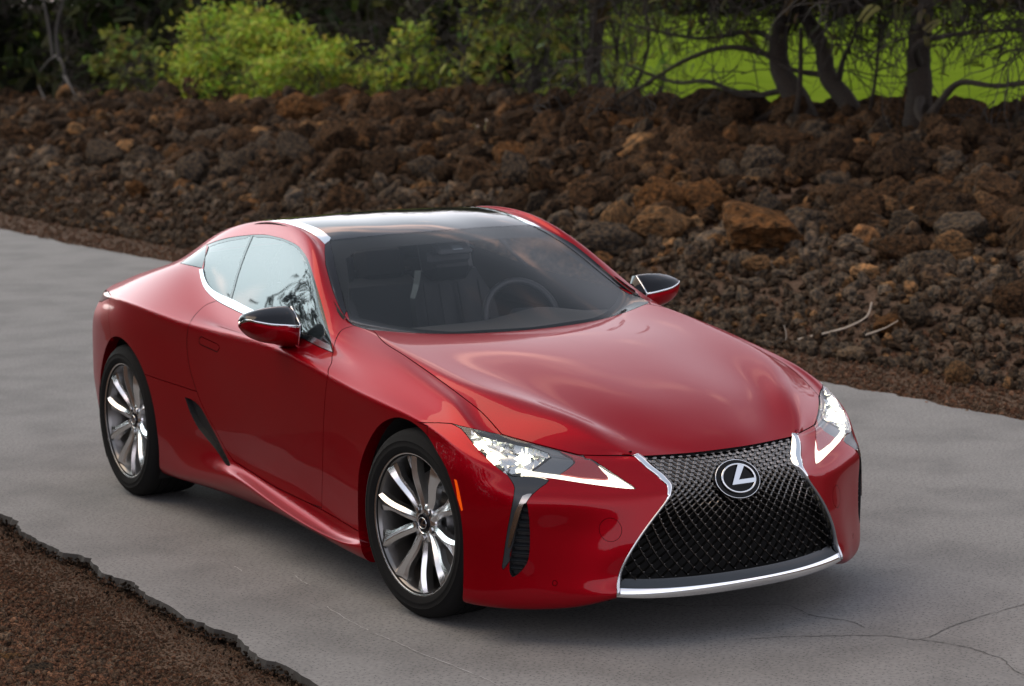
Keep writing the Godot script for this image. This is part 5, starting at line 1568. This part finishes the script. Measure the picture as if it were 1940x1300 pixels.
	tag(rest, "loose lava rubble covering the whole bank beyond the road", "rubble", "", "stuff")
	var low := []
	for k in 5: low.append(rock_mesh(300 + k, 2, 0.22))
	var lots := [[], [], [], [], []]
	var places_z := [[], [], [], [], []]
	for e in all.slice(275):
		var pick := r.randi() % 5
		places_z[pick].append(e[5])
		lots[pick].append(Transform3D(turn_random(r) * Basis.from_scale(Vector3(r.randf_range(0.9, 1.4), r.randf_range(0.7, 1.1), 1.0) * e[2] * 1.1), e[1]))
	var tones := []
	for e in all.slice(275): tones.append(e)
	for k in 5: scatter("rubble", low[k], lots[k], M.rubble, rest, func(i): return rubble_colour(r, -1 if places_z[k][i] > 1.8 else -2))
	# gravel: verge by the far edge, shoulder on the near side
	var g := Node3D.new()
	g.name = "gravel"
	add_child(g)
	tag(g, "reddish brown gravel along both edges of the road", "gravel", "", "stuff")
	var tiny := [rock_mesh(500, 1, 0.2), rock_mesh(501, 1, 0.2)]
	lots = [[], []]
	for k in 26000:
		var x := -24.0 + 26.0 * sqrt(r.randf())
		var z := far_edge(x) + 0.02 - 1.5 * pow(r.randf(), 1.3)
		var s := 0.012 + 0.03 * pow(r.randf(), 3.0)
		lots[k % 2].append(Transform3D(turn_random(r) * Basis.from_scale(Vector3.ONE * s), Vector3(x, maxf(bank(x, z), 0.0) + s * 0.1 - 0.015, z)))
	for k in 90000:
		var x := r.randf_range(-3.2, 1.4)
		var z := 1.62 + 1.6 * pow(r.randf(), 0.8)
		var far_in := smoothstep(1.75, 2.3, z)
		if r.randf() > 0.6 + far_in: continue
		var s := 0.006 + (0.008 + 0.026 * far_in) * pow(r.randf(), 2.2)
		lots[k % 2].append(Transform3D(turn_random(r) * Basis.from_scale(Vector3(1.2, 0.8, 1.0) * s), Vector3(x, ground_height(x, maxf(z, 1.71)) + s * 0.2, z)))
	for k in 2: scatter("stones", tiny[k], lots[k], M.rubble, g, func(i): return rubble_colour(r, 1))
	# crumbs of asphalt along the broken near edge
	lots = [[]]
	for k in 900:
		var x := r.randf_range(-3.2, 1.3)
		var s := 0.006 + 0.016 * pow(r.randf(), 2.0)
		lots[0].append(Transform3D(turn_random(r) * Basis.from_scale(Vector3(1.2, 0.8, 1.0) * s), Vector3(x, -0.026 + r.randf() * 0.02, road_edge.get_noise_1d(x) * 0.07 + road_edge.get_noise_1d(x * 6.0 + 9.0) * 0.014 + 1.61 + 0.05 * absf(r.randfn()))))
	var c := scatter("asphalt_crumbs", tiny[0], lots[0], M.rubble, self, func(i): return Color(0.080, 0.070, 0.062) * r.randf_range(0.5, 1.7))
	tag(c, "dark broken asphalt crumbs along the near road edge", "crumbs", "", "stuff")
	for e in [[-0.35, 2.38, 0.16, 4, "tan lava stone in the bottom left corner of the gravel shoulder"], [-0.13, 2.36, 0.15, 3, "dark grey lava stone beside the tan one in the bottom left corner"], [-0.62, 2.42, 0.12, 1, "brown lava stone at the left edge of the gravel shoulder"]]:
		var o := MeshInstance3D.new()
		o.name = "lava_rock"
		o.mesh = meshes[r.randi() % 12]
		o.material_override = M[TONES[e[3]]]
		add_child(o, true)
		o.transform = Transform3D(Basis(Vector3.UP, r.randf() * TAU) * Basis.from_scale(Vector3(1.1, 0.8, 1.0) * e[2]), Vector3(e[0], -0.02, e[1]))
		tag(o, e[4], "rock", "stones on the near shoulder")

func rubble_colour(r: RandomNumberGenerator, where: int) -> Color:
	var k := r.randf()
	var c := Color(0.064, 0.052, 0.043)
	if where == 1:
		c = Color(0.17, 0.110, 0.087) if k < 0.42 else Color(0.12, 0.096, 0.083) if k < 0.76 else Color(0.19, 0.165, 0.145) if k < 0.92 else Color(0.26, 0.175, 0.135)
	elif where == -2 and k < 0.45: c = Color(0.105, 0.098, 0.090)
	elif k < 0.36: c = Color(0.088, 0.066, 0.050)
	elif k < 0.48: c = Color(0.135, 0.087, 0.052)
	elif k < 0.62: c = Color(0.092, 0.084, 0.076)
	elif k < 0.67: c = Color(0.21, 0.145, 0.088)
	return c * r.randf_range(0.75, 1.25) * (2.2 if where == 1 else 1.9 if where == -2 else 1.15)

func scatter(called: String, mesh: Mesh, places: Array, m: Material, parent: Node, colour: Callable) -> MultiMeshInstance3D:
	var mm := MultiMesh.new()
	mm.transform_format = MultiMesh.TRANSFORM_3D
	mm.use_colors = true
	mm.mesh = mesh
	mm.instance_count = places.size()
	for i in places.size():
		mm.set_instance_transform(i, places[i])
		var c: Color = colour.call(i)
		c.a = 1.0
		mm.set_instance_color(i, c)
	var o := MultiMeshInstance3D.new()
	o.name = called
	o.multimesh = mm
	o.material_override = m
	o.set_meta("kind", "stuff")
	parent.add_child(o, true)
	return o

# ---------- plants ----------
var spray: ArrayMesh
var twigs: Array = []

func plant_meshes() -> void:
	# a feathery leaf: a bent stalk with paired leaflets
	var b := Buf.new()
	for k in 9:
		var t := (k + 1.0) / 9.0
		var p := Vector3(0.0, 0.10 * t - 0.05 * t * t, 0.17 * t)
		for s in [-1.0, 1.0]:
			var tip := p + Vector3(0.055 * s * (1.1 - 0.5 * t), 0.004 - 0.012 * absf(s), 0.020)
			var w := Vector3(0, 0.003, 0.013)
			var n := Vector3(0.15 * s, 1, -0.2).normalized()
			b.tri(p - w * 0.3, p + (tip - p) * 0.5 - w, tip, n, n, n)
			b.tri(p - w * 0.3, tip, p + (tip - p) * 0.5 + w, n, n, n)
	spray = b.mesh()
	var r := RandomNumberGenerator.new()
	r.seed = 5
	for v in 3:
		b = Buf.new()
		for k in 7:
			var p := Vector3.ZERO
			var d := Vector3(r.randfn() * 0.5, -0.6, r.randfn() * 0.5).normalized()
			if k > 0:
				p = Vector3(r.randfn() * 0.04, -r.randf() * 0.35, r.randfn() * 0.04)
				d = Vector3(r.randfn(), r.randfn() * 0.5 - 0.25, r.randfn()).normalized()
			var path := [p]
			var rad := [0.006]
			for i in 5:
				d = (d + Vector3(r.randfn(), r.randfn() - 0.35, r.randfn()) * 0.28).normalized()
				p += d * 0.12
				path.append(p)
				rad.append(0.006 - 0.001 * i)
			tube(b, path, rad, 3)
		twigs.append(b.mesh())

func limb(path: Array, r0: float, r1: float, rough: float, m := 5) -> Buf:
	var b := Buf.new()
	var q := smooth_line(path, m)
	var rad := []
	for i in q.size():
		var t := float(i) / (q.size() - 1)
		rad.append(lerpf(r0, r1, pow(t, 0.8)) * (1.0 + rough * rng.randf_range(-1, 1)))
	tube(b, q, rad, 10)
	return b

func leaf_mass(called: String, parent: Node, centres: Array, radius: float, n: int, base: Color, size: float, r: RandomNumberGenerator, droop := 0.0) -> void:
	var T := []
	for k in n:
		var c: Vector3 = centres[r.randi() % centres.size()]
		var p := c + Vector3(r.randfn(), r.randfn() * 0.75, r.randfn()) * radius
		var bs := Basis(Vector3.UP, r.randf() * TAU) * Basis(Vector3(1, 0, 0), r.randfn() * 0.6 + droop) * Basis(Vector3(0, 0, 1), r.randfn() * 0.5)
		T.append(Transform3D(bs.scaled(Vector3.ONE * size * r.randf_range(0.7, 1.4)), p))
	scatter(called, spray, T, M.leaf, parent, func(i): return Color(base.r * r.randf_range(0.7, 1.35), base.g * r.randf_range(0.75, 1.25), base.b * r.randf_range(0.6, 1.3)))

func twig_mass(parent: Node, centres: Array, radius: float, n: int, size: float, r: RandomNumberGenerator, tone := 1.0) -> void:
	var T := [[], [], []]
	for k in n:
		var c: Vector3 = centres[r.randi() % centres.size()]
		var p := c + Vector3(r.randfn(), r.randfn() * 0.6, r.randfn()) * radius
		T[k % 3].append(Transform3D((Basis(Vector3.UP, r.randf() * TAU) * Basis(Vector3(1, 0, 0), r.randfn() * 0.5)).scaled(Vector3.ONE * size * r.randf_range(0.7, 1.5)), p))
	for v in 3: scatter("twigs", twigs[v], T[v], M.twig, parent, func(i): return grey(tone * r.randf_range(0.7, 1.5)) * Color(1.05, 1.0, 0.95))

func shrub(called: String, label: String, at_: Vector3, size: Vector3, n: int, colour: Color, leaf: float, seed_: int, group := "", n_twig := 60, tall := 0.0) -> void:
	var o := Node3D.new()
	o.name = called
	add_child(o, true)
	o.position = at_
	tag(o, label, "bush" if called.ends_with("bush") else "shrub", group)
	var r := RandomNumberGenerator.new()
	r.seed = seed_
	var tips := []
	var b := Buf.new()
	for k in 46:
		var a := r.randf() * TAU
		var q := sqrt(r.randf())
		var tip := Vector3(cos(a) * q * size.x * 0.5, size.y * (tall + (1.0 - tall) * r.randf()) * (1.05 - 0.45 * q * q), sin(a) * q * size.z * 0.5)
		tips.append(tip)
		var root := Vector3(r.randfn() * 0.12, -0.1, r.randfn() * 0.12) * size.x * 0.4
		if k < 15:
			var mid := root.lerp(tip, 0.5) + Vector3(r.randfn(), r.randf() * 0.5, r.randfn()) * 0.12 * size.y
			var q2 := smooth_line([root, mid, tip], 4)
			var rad := []
			for i in q2.size(): rad.append(lerpf(0.022, 0.006, float(i) / (q2.size() - 1)) * size.y * 0.7)
			tube(b, q2, rad, 5)
	var st := put("stems", b, M.bark, o)
	st.set_meta("kind", "stuff")
	leaf_mass("leaves", o, tips, 0.085 * size.y, n, colour, leaf, r)
	twig_mass(o, tips, 0.2 * size.y, n_twig, 0.8, r)

func kiawe(label: String, at_: Vector3, trunk: Array, radii: Vector2, limbs: Array, crown: Vector3, spread: Vector3, n_leaf: int, n_twig: int, colour: Color, seed_: int) -> void:
	var o := Node3D.new()
	o.name = "mesquite_tree"
	add_child(o, true)
	o.position = at_
	tag(o, label, "tree", "mesquite trees behind the bank")
	var r := RandomNumberGenerator.new()
	r.seed = seed_
	put("trunk", limb(trunk, radii.x, radii.y, 0.06), M.bark, o)
	var tips := []
	for l in limbs:
		put("limb", limb(l, radii.y * 0.5, 0.014, 0.08), M.bark, o)
		tips.append(l[l.size() - 1])
	var tops := []
	for k in 40: tops.append(crown + Vector3(r.randf_range(-1, 1), r.randf_range(-1, 1), r.randf_range(-1, 1)) * spread)
	for k in 9:
		var e: Vector3 = tops[k]
		put("limb", limb([trunk[trunk.size() - 1], trunk[trunk.size() - 1].lerp(e, 0.5) + Vector3(r.randfn(), r.randfn(), r.randfn()) * 0.25, e], radii.y * 0.5, 0.012, 0.08), M.bark, o)
	twig_mass(o, tops + tips, 0.42, n_twig, 1.0, r)
	leaf_mass("leaves", o, tops, 0.45, n_leaf, colour, 0.7, r, 0.6)
	var high := []
	for k in 26: high.append(crown + Vector3(r.randf_range(-1.2, 1.2) * spread.x, r.randf_range(0.2, 0.7), r.randf_range(-1.2, 1.2) * spread.z))
	leaf_mass("upper_leaves", o, high, 0.5, 1500, colour, 1.3, r, 0.4)

func build_surroundings() -> void:
	build_rocks()
	plant_meshes()
	var lime := Color(0.33, 0.42, 0.06)
	var olive := Color(0.15, 0.18, 0.04)
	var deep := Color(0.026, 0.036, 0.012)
	# bushes on the crest, left to right
	shrub("green_bush", "large bright green feathery bush above the reddish slab on the crest", Vector3(-27.95, 0.33, -10.8), Vector3(2.7, 2.1, 1.8), 9000, lime, 0.42, 1, "green bushes on the bank crest", 90, 0.12)
	shrub("green_bush", "bright green bush joining the right side of the largest bush", Vector3(-25.6, 0.33, -10.7), Vector3(1.9, 1.5, 1.5), 5000, lime, 0.42, 2, "green bushes on the bank crest", 60, 0.05)
	shrub("green_bush", "small green bush with upright tufts right of the two big bushes", Vector3(-23.3, 0.38, -11.2), Vector3(1.5, 1.5, 1.2), 1900, lime * 0.9, 0.55, 3, "green bushes on the bank crest", 120, 0.1)
	shrub("thin_bush", "thin yellow-green bush with lawn showing through, left of the slender trunk", Vector3(-21.4, 0.28, -12.0), Vector3(2.4, 2.2, 1.6), 900, olive * 1.7, 0.7, 4, "thin bushes before the lawn", 50, 0.1)
	shrub("thin_bush", "thin yellow-green bush around the slender trunk", Vector3(-19.5, 0.28, -12.2), Vector3(2.0, 2.6, 1.6), 700, olive * 1.7, 0.7, 5, "thin bushes before the lawn", 50, 0.25)
	shrub("thin_bush", "dull olive bush between the bare branches at far left and the bright green bush", Vector3(-31.3, 0.18, -10.4), Vector3(2.4, 1.6, 1.6), 1500, olive, 0.7, 6, "thin bushes before the lawn", 90, 0.05)
	shrub("low_bush", "low green bush at the right edge of the crest", Vector3(-8.2, 0.72, -10.6), Vector3(1.5, 0.6, 1.0), 800, Color(0.085, 0.13, 0.018), 0.7, 7, "", 40)
	# dark scrub closing the view behind them
	var k := 0
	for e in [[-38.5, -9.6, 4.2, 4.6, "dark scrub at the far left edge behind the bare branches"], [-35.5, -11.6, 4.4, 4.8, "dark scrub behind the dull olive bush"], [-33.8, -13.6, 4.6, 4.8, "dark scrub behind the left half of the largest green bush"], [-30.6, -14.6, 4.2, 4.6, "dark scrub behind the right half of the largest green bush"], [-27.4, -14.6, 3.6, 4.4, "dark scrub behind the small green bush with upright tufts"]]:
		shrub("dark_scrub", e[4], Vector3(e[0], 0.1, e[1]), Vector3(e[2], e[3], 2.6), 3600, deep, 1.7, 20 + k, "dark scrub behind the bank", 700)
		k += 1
	# mesquite trees on the crest at the right
	var bare := Color(0.060, 0.058, 0.022)
	kiawe("thick dark trunk leaning left with spreading limbs, on the crest right of the jagged lumps", Vector3(-12.2, 0.74, -9.95), [Vector3(0.48, -0.2, 0.0), Vector3(0.22, 0.08, 0.02), Vector3(-0.06, 0.42, 0), Vector3(-0.30, 0.75, 0.05), Vector3(-0.38, 1.10, 0), Vector3(-0.16, 1.5, 0), Vector3(-0.3, 2.2, 0)], Vector2(0.16, 0.07),
		[[Vector3(-0.25, 0.55, 0), Vector3(-0.75, 0.48, 0.15), Vector3(-1.25, 0.62, 0.3), Vector3(-1.9, 0.60, 0.3), Vector3(-2.5, 0.78, 0.5)], [Vector3(-0.30, 0.85, 0), Vector3(-0.8, 0.98, 0.3), Vector3(-1.3, 0.86, 0.5), Vector3(-1.8, 0.60, 0.7), Vector3(-2.1, 0.45, 0.8)], [Vector3(-0.3, 0.95, 0), Vector3(-1.1, 1.12, -0.2), Vector3(-2.0, 1.05, -0.1), Vector3(-2.9, 1.2, 0.2)], [Vector3(-0.1, 0.40, 0.05), Vector3(-0.45, 0.22, 0.4), Vector3(-0.8, 0.28, 0.6), Vector3(-1.1, 0.08, 0.7)]],
		Vector3(-0.5, 2.15, 0), Vector3(2.0, 0.65, 1.4), 1700, 210, bare, 61)
	kiawe("forked pale-barked trunk curving out of the rubble before the lawn", Vector3(-11.65, 0.77, -10.1), [Vector3(0.20, -0.2, 0), Vector3(0.18, 0.10, 0), Vector3(0.02, 0.38, 0), Vector3(-0.26, 0.66, 0.05), Vector3(-0.42, 0.95, 0), Vector3(-0.75, 1.35, 0), Vector3(-0.9, 2.0, 0)], Vector2(0.125, 0.065),
		[[Vector3(-0.18, 0.55, 0), Vector3(0.05, 0.82, 0.1), Vector3(0.30, 0.98, 0.2), Vector3(0.6, 1.25, 0.3)], [Vector3(-0.26, 0.66, 0), Vector3(-0.62, 0.72, 0.2), Vector3(-0.95, 0.86, 0.3), Vector3(-1.2, 1.1, 0.4)]],
		Vector3(-0.1, 2.15, 0), Vector3(1.5, 0.6, 1.3), 1500, 160, bare * 1.1, 62)
	kiawe("broad dark upright trunk with hanging twigs, right of the forked trunk", Vector3(-10.35, 0.82, -9.9), [Vector3(0.0, -0.15, 0), Vector3(0.02, 0.2, 0), Vector3(0.06, 0.5, 0), Vector3(0.04, 0.8, 0), Vector3(0.08, 1.2, 0), Vector3(0.1, 1.7, 0)], Vector2(0.15, 0.10),
		[[Vector3(0.08, 0.45, 0), Vector3(0.4, 0.34, 0.3), Vector3(0.62, 0.22, 0.4), Vector3(0.85, 0.02, 0.5)], [Vector3(0.62, 0.24, 0.4), Vector3(0.78, 0.44, 0.35), Vector3(1.0, 0.62, 0.3), Vector3(1.5, 0.60, 0.3), Vector3(2.1, 0.66, 0.2)], [Vector3(0.06, 0.75, 0), Vector3(0.5, 0.95, 0.4), Vector3(1.1, 1.05, 0.5), Vector3(1.8, 1.1, 0.5)]],
		Vector3(0.6, 2.15, 0), Vector3(2.0, 0.65, 1.4), 1700, 240, bare * 1.15, 63)
	kiawe("slender grey trunk before the lawn, left of the jagged lumps", Vector3(-18.8, 0.38, -11.6), [Vector3(0, -0.2, 0), Vector3(0.02, 0.5, 0), Vector3(-0.04, 1.0, 0), Vector3(0.05, 1.6, 0), Vector3(0, 2.2, 0)], Vector2(0.12, 0.09),
		[[Vector3(0, 0.9, 0), Vector3(0.5, 1.2, 0.3), Vector3(1.1, 1.25, 0.4)]], Vector3(0, 2.75, 0), Vector3(2.2, 0.7, 1.4), 1800, 160, Color(0.062, 0.075, 0.018), 64)
	kiawe("leafy dark tree behind the thin yellow-green bush", Vector3(-23.8, 0.4, -13.4), [Vector3(0, -0.2, 0), Vector3(0.1, 0.6, 0), Vector3(-0.1, 1.3, 0), Vector3(0, 2.0, 0)], Vector2(0.14, 0.09),
		[[Vector3(0, 1.1, 0), Vector3(-0.7, 1.5, 0.3), Vector3(-1.4, 1.7, 0.4)]], Vector3(0, 2.9, 0), Vector3(2.4, 0.7, 1.5), 1000, 160, Color(0.048, 0.06, 0.016), 65)
	# bare branches at far left
	var o := Node3D.new()
	o.name = "bare_branches"
	add_child(o)
	o.position = Vector3(-32.4, 0.13, -9.2)
	tag(o, "bare arching grey branches at the far left edge above the rubble", "branches")
	for l in [[Vector3(0.2, -0.1, 0), Vector3(0.6, 0.45, 0.1), Vector3(1.0, 0.95, 0.1), Vector3(0.75, 1.25, 0.1), Vector3(0.1, 1.22, 0), Vector3(-0.5, 1.0, 0)], [Vector3(1.0, 0.95, 0.1), Vector3(1.5, 0.8, 0.2), Vector3(1.9, 0.55, 0.2)], [Vector3(0.3, 0.1, 0), Vector3(0.0, 0.5, 0.1), Vector3(-0.6, 0.75, 0)], [Vector3(0.75, 1.2, 0.1), Vector3(0.7, 1.7, 0.1), Vector3(0.9, 2.3, 0)], [Vector3(0.2, 1.22, 0), Vector3(0.05, 1.7, 0), Vector3(-0.2, 2.3, 0)]]:
		put("branch", limb(l, 0.036, 0.016, 0.1), M.branch_grey, o)
	# stems, roots and dry sticks
	slim("leaning_stem", "thin leaning stem between the thick trunk and the forked trunk", "stem", Vector3(-11.9, 0.72, -9.55), [Vector3(0.1, -0.1, 0), Vector3(0.12, 0.3, 0), Vector3(0.2, 0.65, 0), Vector3(0.22, 1.2, 0)], 0.035, 0.022, M.bark)
	slim("leaning_stem", "very thin leaning stem right of the forked trunk", "stem", Vector3(-11.1, 0.72, -9.9), [Vector3(0, -0.1, 0), Vector3(0.06, 0.4, 0), Vector3(0.16, 0.8, 0), Vector3(0.22, 1.4, 0)], 0.02, 0.013, M.bark)
	slim("bare_root", "pale bare root running down the crest at the right", "root", Vector3(-9.7, 0.87, -9.6), [Vector3(-0.25, 0.25, -0.2), Vector3(0.05, 0.15, 0.1), Vector3(0.3, -0.1, 0.4), Vector3(0.5, -0.35, 0.7)], 0.03, 0.02, M.dry_stick)
	slim("dry_stick", "long bleached dry stick lying at the foot of the rubble", "stick", Vector3(-4.95, 0.03, -4.63), [Vector3(-0.05, 0, 0.05), Vector3(0.12, 0.06, -0.12), Vector3(0.20, 0.10, -0.20), Vector3(0.26, 0.16, -0.28), Vector3(0.26, 0.25, -0.32)], 0.008, 0.005, M.dry_stick)
	slim("dry_stick", "short bleached dry stick among the rocks right of the long one", "stick", Vector3(-4.5, 0.10, -4.75), [Vector3(0, 0, 0), Vector3(0.1, 0.05, -0.08), Vector3(0.16, 0.10, -0.14)], 0.006, 0.003, M.dry_stick)
	slim("dry_stick", "tiny upright dry stalk on the verge left of the long stick", "stick", Vector3(-5.1, 0.0, -4.55), [Vector3(0, 0, 0), Vector3(0.01, 0.06, 0), Vector3(0.0, 0.12, 0.01)], 0.004, 0.003, M.dry_stick)
	tuft("pale dry tuft with whitish heads high on the bank above the car roof", Vector3(-15.6, 0.62, -8.1), 0.32, Color(0.30, 0.30, 0.14), 1)
	tuft("yellow-green tuft with pale heads on the left part of the bank", Vector3(-21.3, 0.50, -7.2), 0.30, Color(0.16, 0.20, 0.05), 2)
	tuft("low green tuft at the far left part of the bank", Vector3(-23.2, 0.42, -6.7), 0.20, Color(0.12, 0.17, 0.04), 3)
	# woods far beyond the lawn
	for e in [[-150.0, -70.0, "far tree row beyond the lawn, left part"], [-118.0, -92.0, "far tree row beyond the lawn, second part from the left"], [-92.0, -108.0, "far tree row beyond the lawn, middle part"], [-62.0, -118.0, "far tree row beyond the lawn, second part from the right"], [-34.0, -122.0, "far tree row beyond the lawn, right part"]]:
		far_row(Vector3(e[0], 0.4, e[1]), e[2], k)
		k += 1
	near_woods()

func slim(called: String, label: String, cat: String, at_: Vector3, path: Array, r0: float, r1: float, m: Material) -> void:
	var o := put(called, limb(path, r0, r1, 0.08), m, self)
	o.position = at_
	tag(o, label, cat)

func tuft(label: String, at_: Vector3, h: float, c: Color, seed_: int) -> void:
	var r := RandomNumberGenerator.new()
	r.seed = seed_
	var m := mat("tuft_%d" % seed_, c, 0.8)
	var o := Node3D.new()
	o.name = "grass_tuft"
	add_child(o, true)
	o.position = at_
	tag(o, label, "plant", "tufts on the bank")
	var b := Buf.new()
	var heads := Buf.new()
	for k in 34:
		var d := Vector3(r.randfn() * 0.35, 1.0, r.randfn() * 0.35).normalized()
		var root := Vector3(r.randfn() * 0.05, -0.03, r.randfn() * 0.05)
		var l := h * r.randf_range(0.4, 1.15)
		var tip := root + d * l
		tube(b, [root, root + d * l * 0.5 + Vector3(0, 0.02, 0), tip], [0.006, 0.005, 0.003], 3)
		if k % 4 == 0: block(heads, tip, Vector3(0.012, 0.014, 0.012), turn_random(r), 0.006)
	put("blades", b, m, o).set_meta("kind", "stuff")
	put("seed_heads", heads, M.dry_stick, o).set_meta("kind", "stuff")

func far_row(at_: Vector3, label: String, seed_: int) -> void:
	var r := RandomNumberGenerator.new()
	r.seed = seed_
	var o := Node3D.new()
	o.name = "far_trees"
	add_child(o, true)
	o.position = at_
	tag(o, label, "trees", "", "stuff")
	var T := []
	for k in 1500:
		var u := r.randf_range(-18, 18)
		var y := r.randf_range(0.2, 6.5 + 1.5 * sin(u * 0.9 + seed_))
		var p := Vector3(u * 0.92, y, -u * 0.40 + r.randfn() * 2.0)
		T.append(Transform3D(turn_random(r).scaled(Vector3.ONE * r.randf_range(5.0, 9.0)), p))
	scatter("leaves", spray, T, M.leaf, o, func(i): return Color(0.045, 0.065, 0.018) * r.randf_range(0.6, 1.4))

# trees on the near side of the road: they stand behind the viewer and show only in the paint and the windows
func near_woods() -> void:
	var r := RandomNumberGenerator.new()
	r.seed = 90
	var o := Node3D.new()
	o.name = "near_trees"
	add_child(o)
	tag(o, "dark trees on the near side, seen mirrored in the side windows", "trees", "", "stuff")
	var T := []
	for k in 24:
		var x := -52.0 + 2.4 * k + r.randfn() * 0.6
		var zc := r.randf_range(8.0, 10.5) + 3.0 * smoothstep(-4.0, 6.0, x)
		for i in 1500:
			var tall := smoothstep(-46.0, -34.0, x) * (1.0 - smoothstep(-12.0, -6.0, x))
			var hh := pow(r.randf(), 1.0 + 0.5 * tall) * (3.0 + 4.6 * tall + (0.9 + tall) * sin(k * 1.7) + 0.6 * r.randf())
			var p := Vector3(x + r.randfn() * 1.3, hh, zc + r.randfn() * 0.9)
			T.append(Transform3D(turn_random(r).scaled(Vector3.ONE * r.randf_range(1.5, 2.7)), p))
	scatter("leaves", spray, T, M.leaf, o, func(i): return Color(0.012, 0.018, 0.006) * r.randf_range(0.6, 1.4))
	var b := Buf.new()
	for k in 24:
		var x := -52.0 + 2.4 * k
		tube(b, [Vector3(x, -0.2, 9.5), Vector3(x + 0.2, 1.6, 9.4), Vector3(x, 4.0, 9.6)], [0.22, 0.17, 0.08], 7)
	put("trunks", b, M.bark, o).set_meta("kind", "stuff")
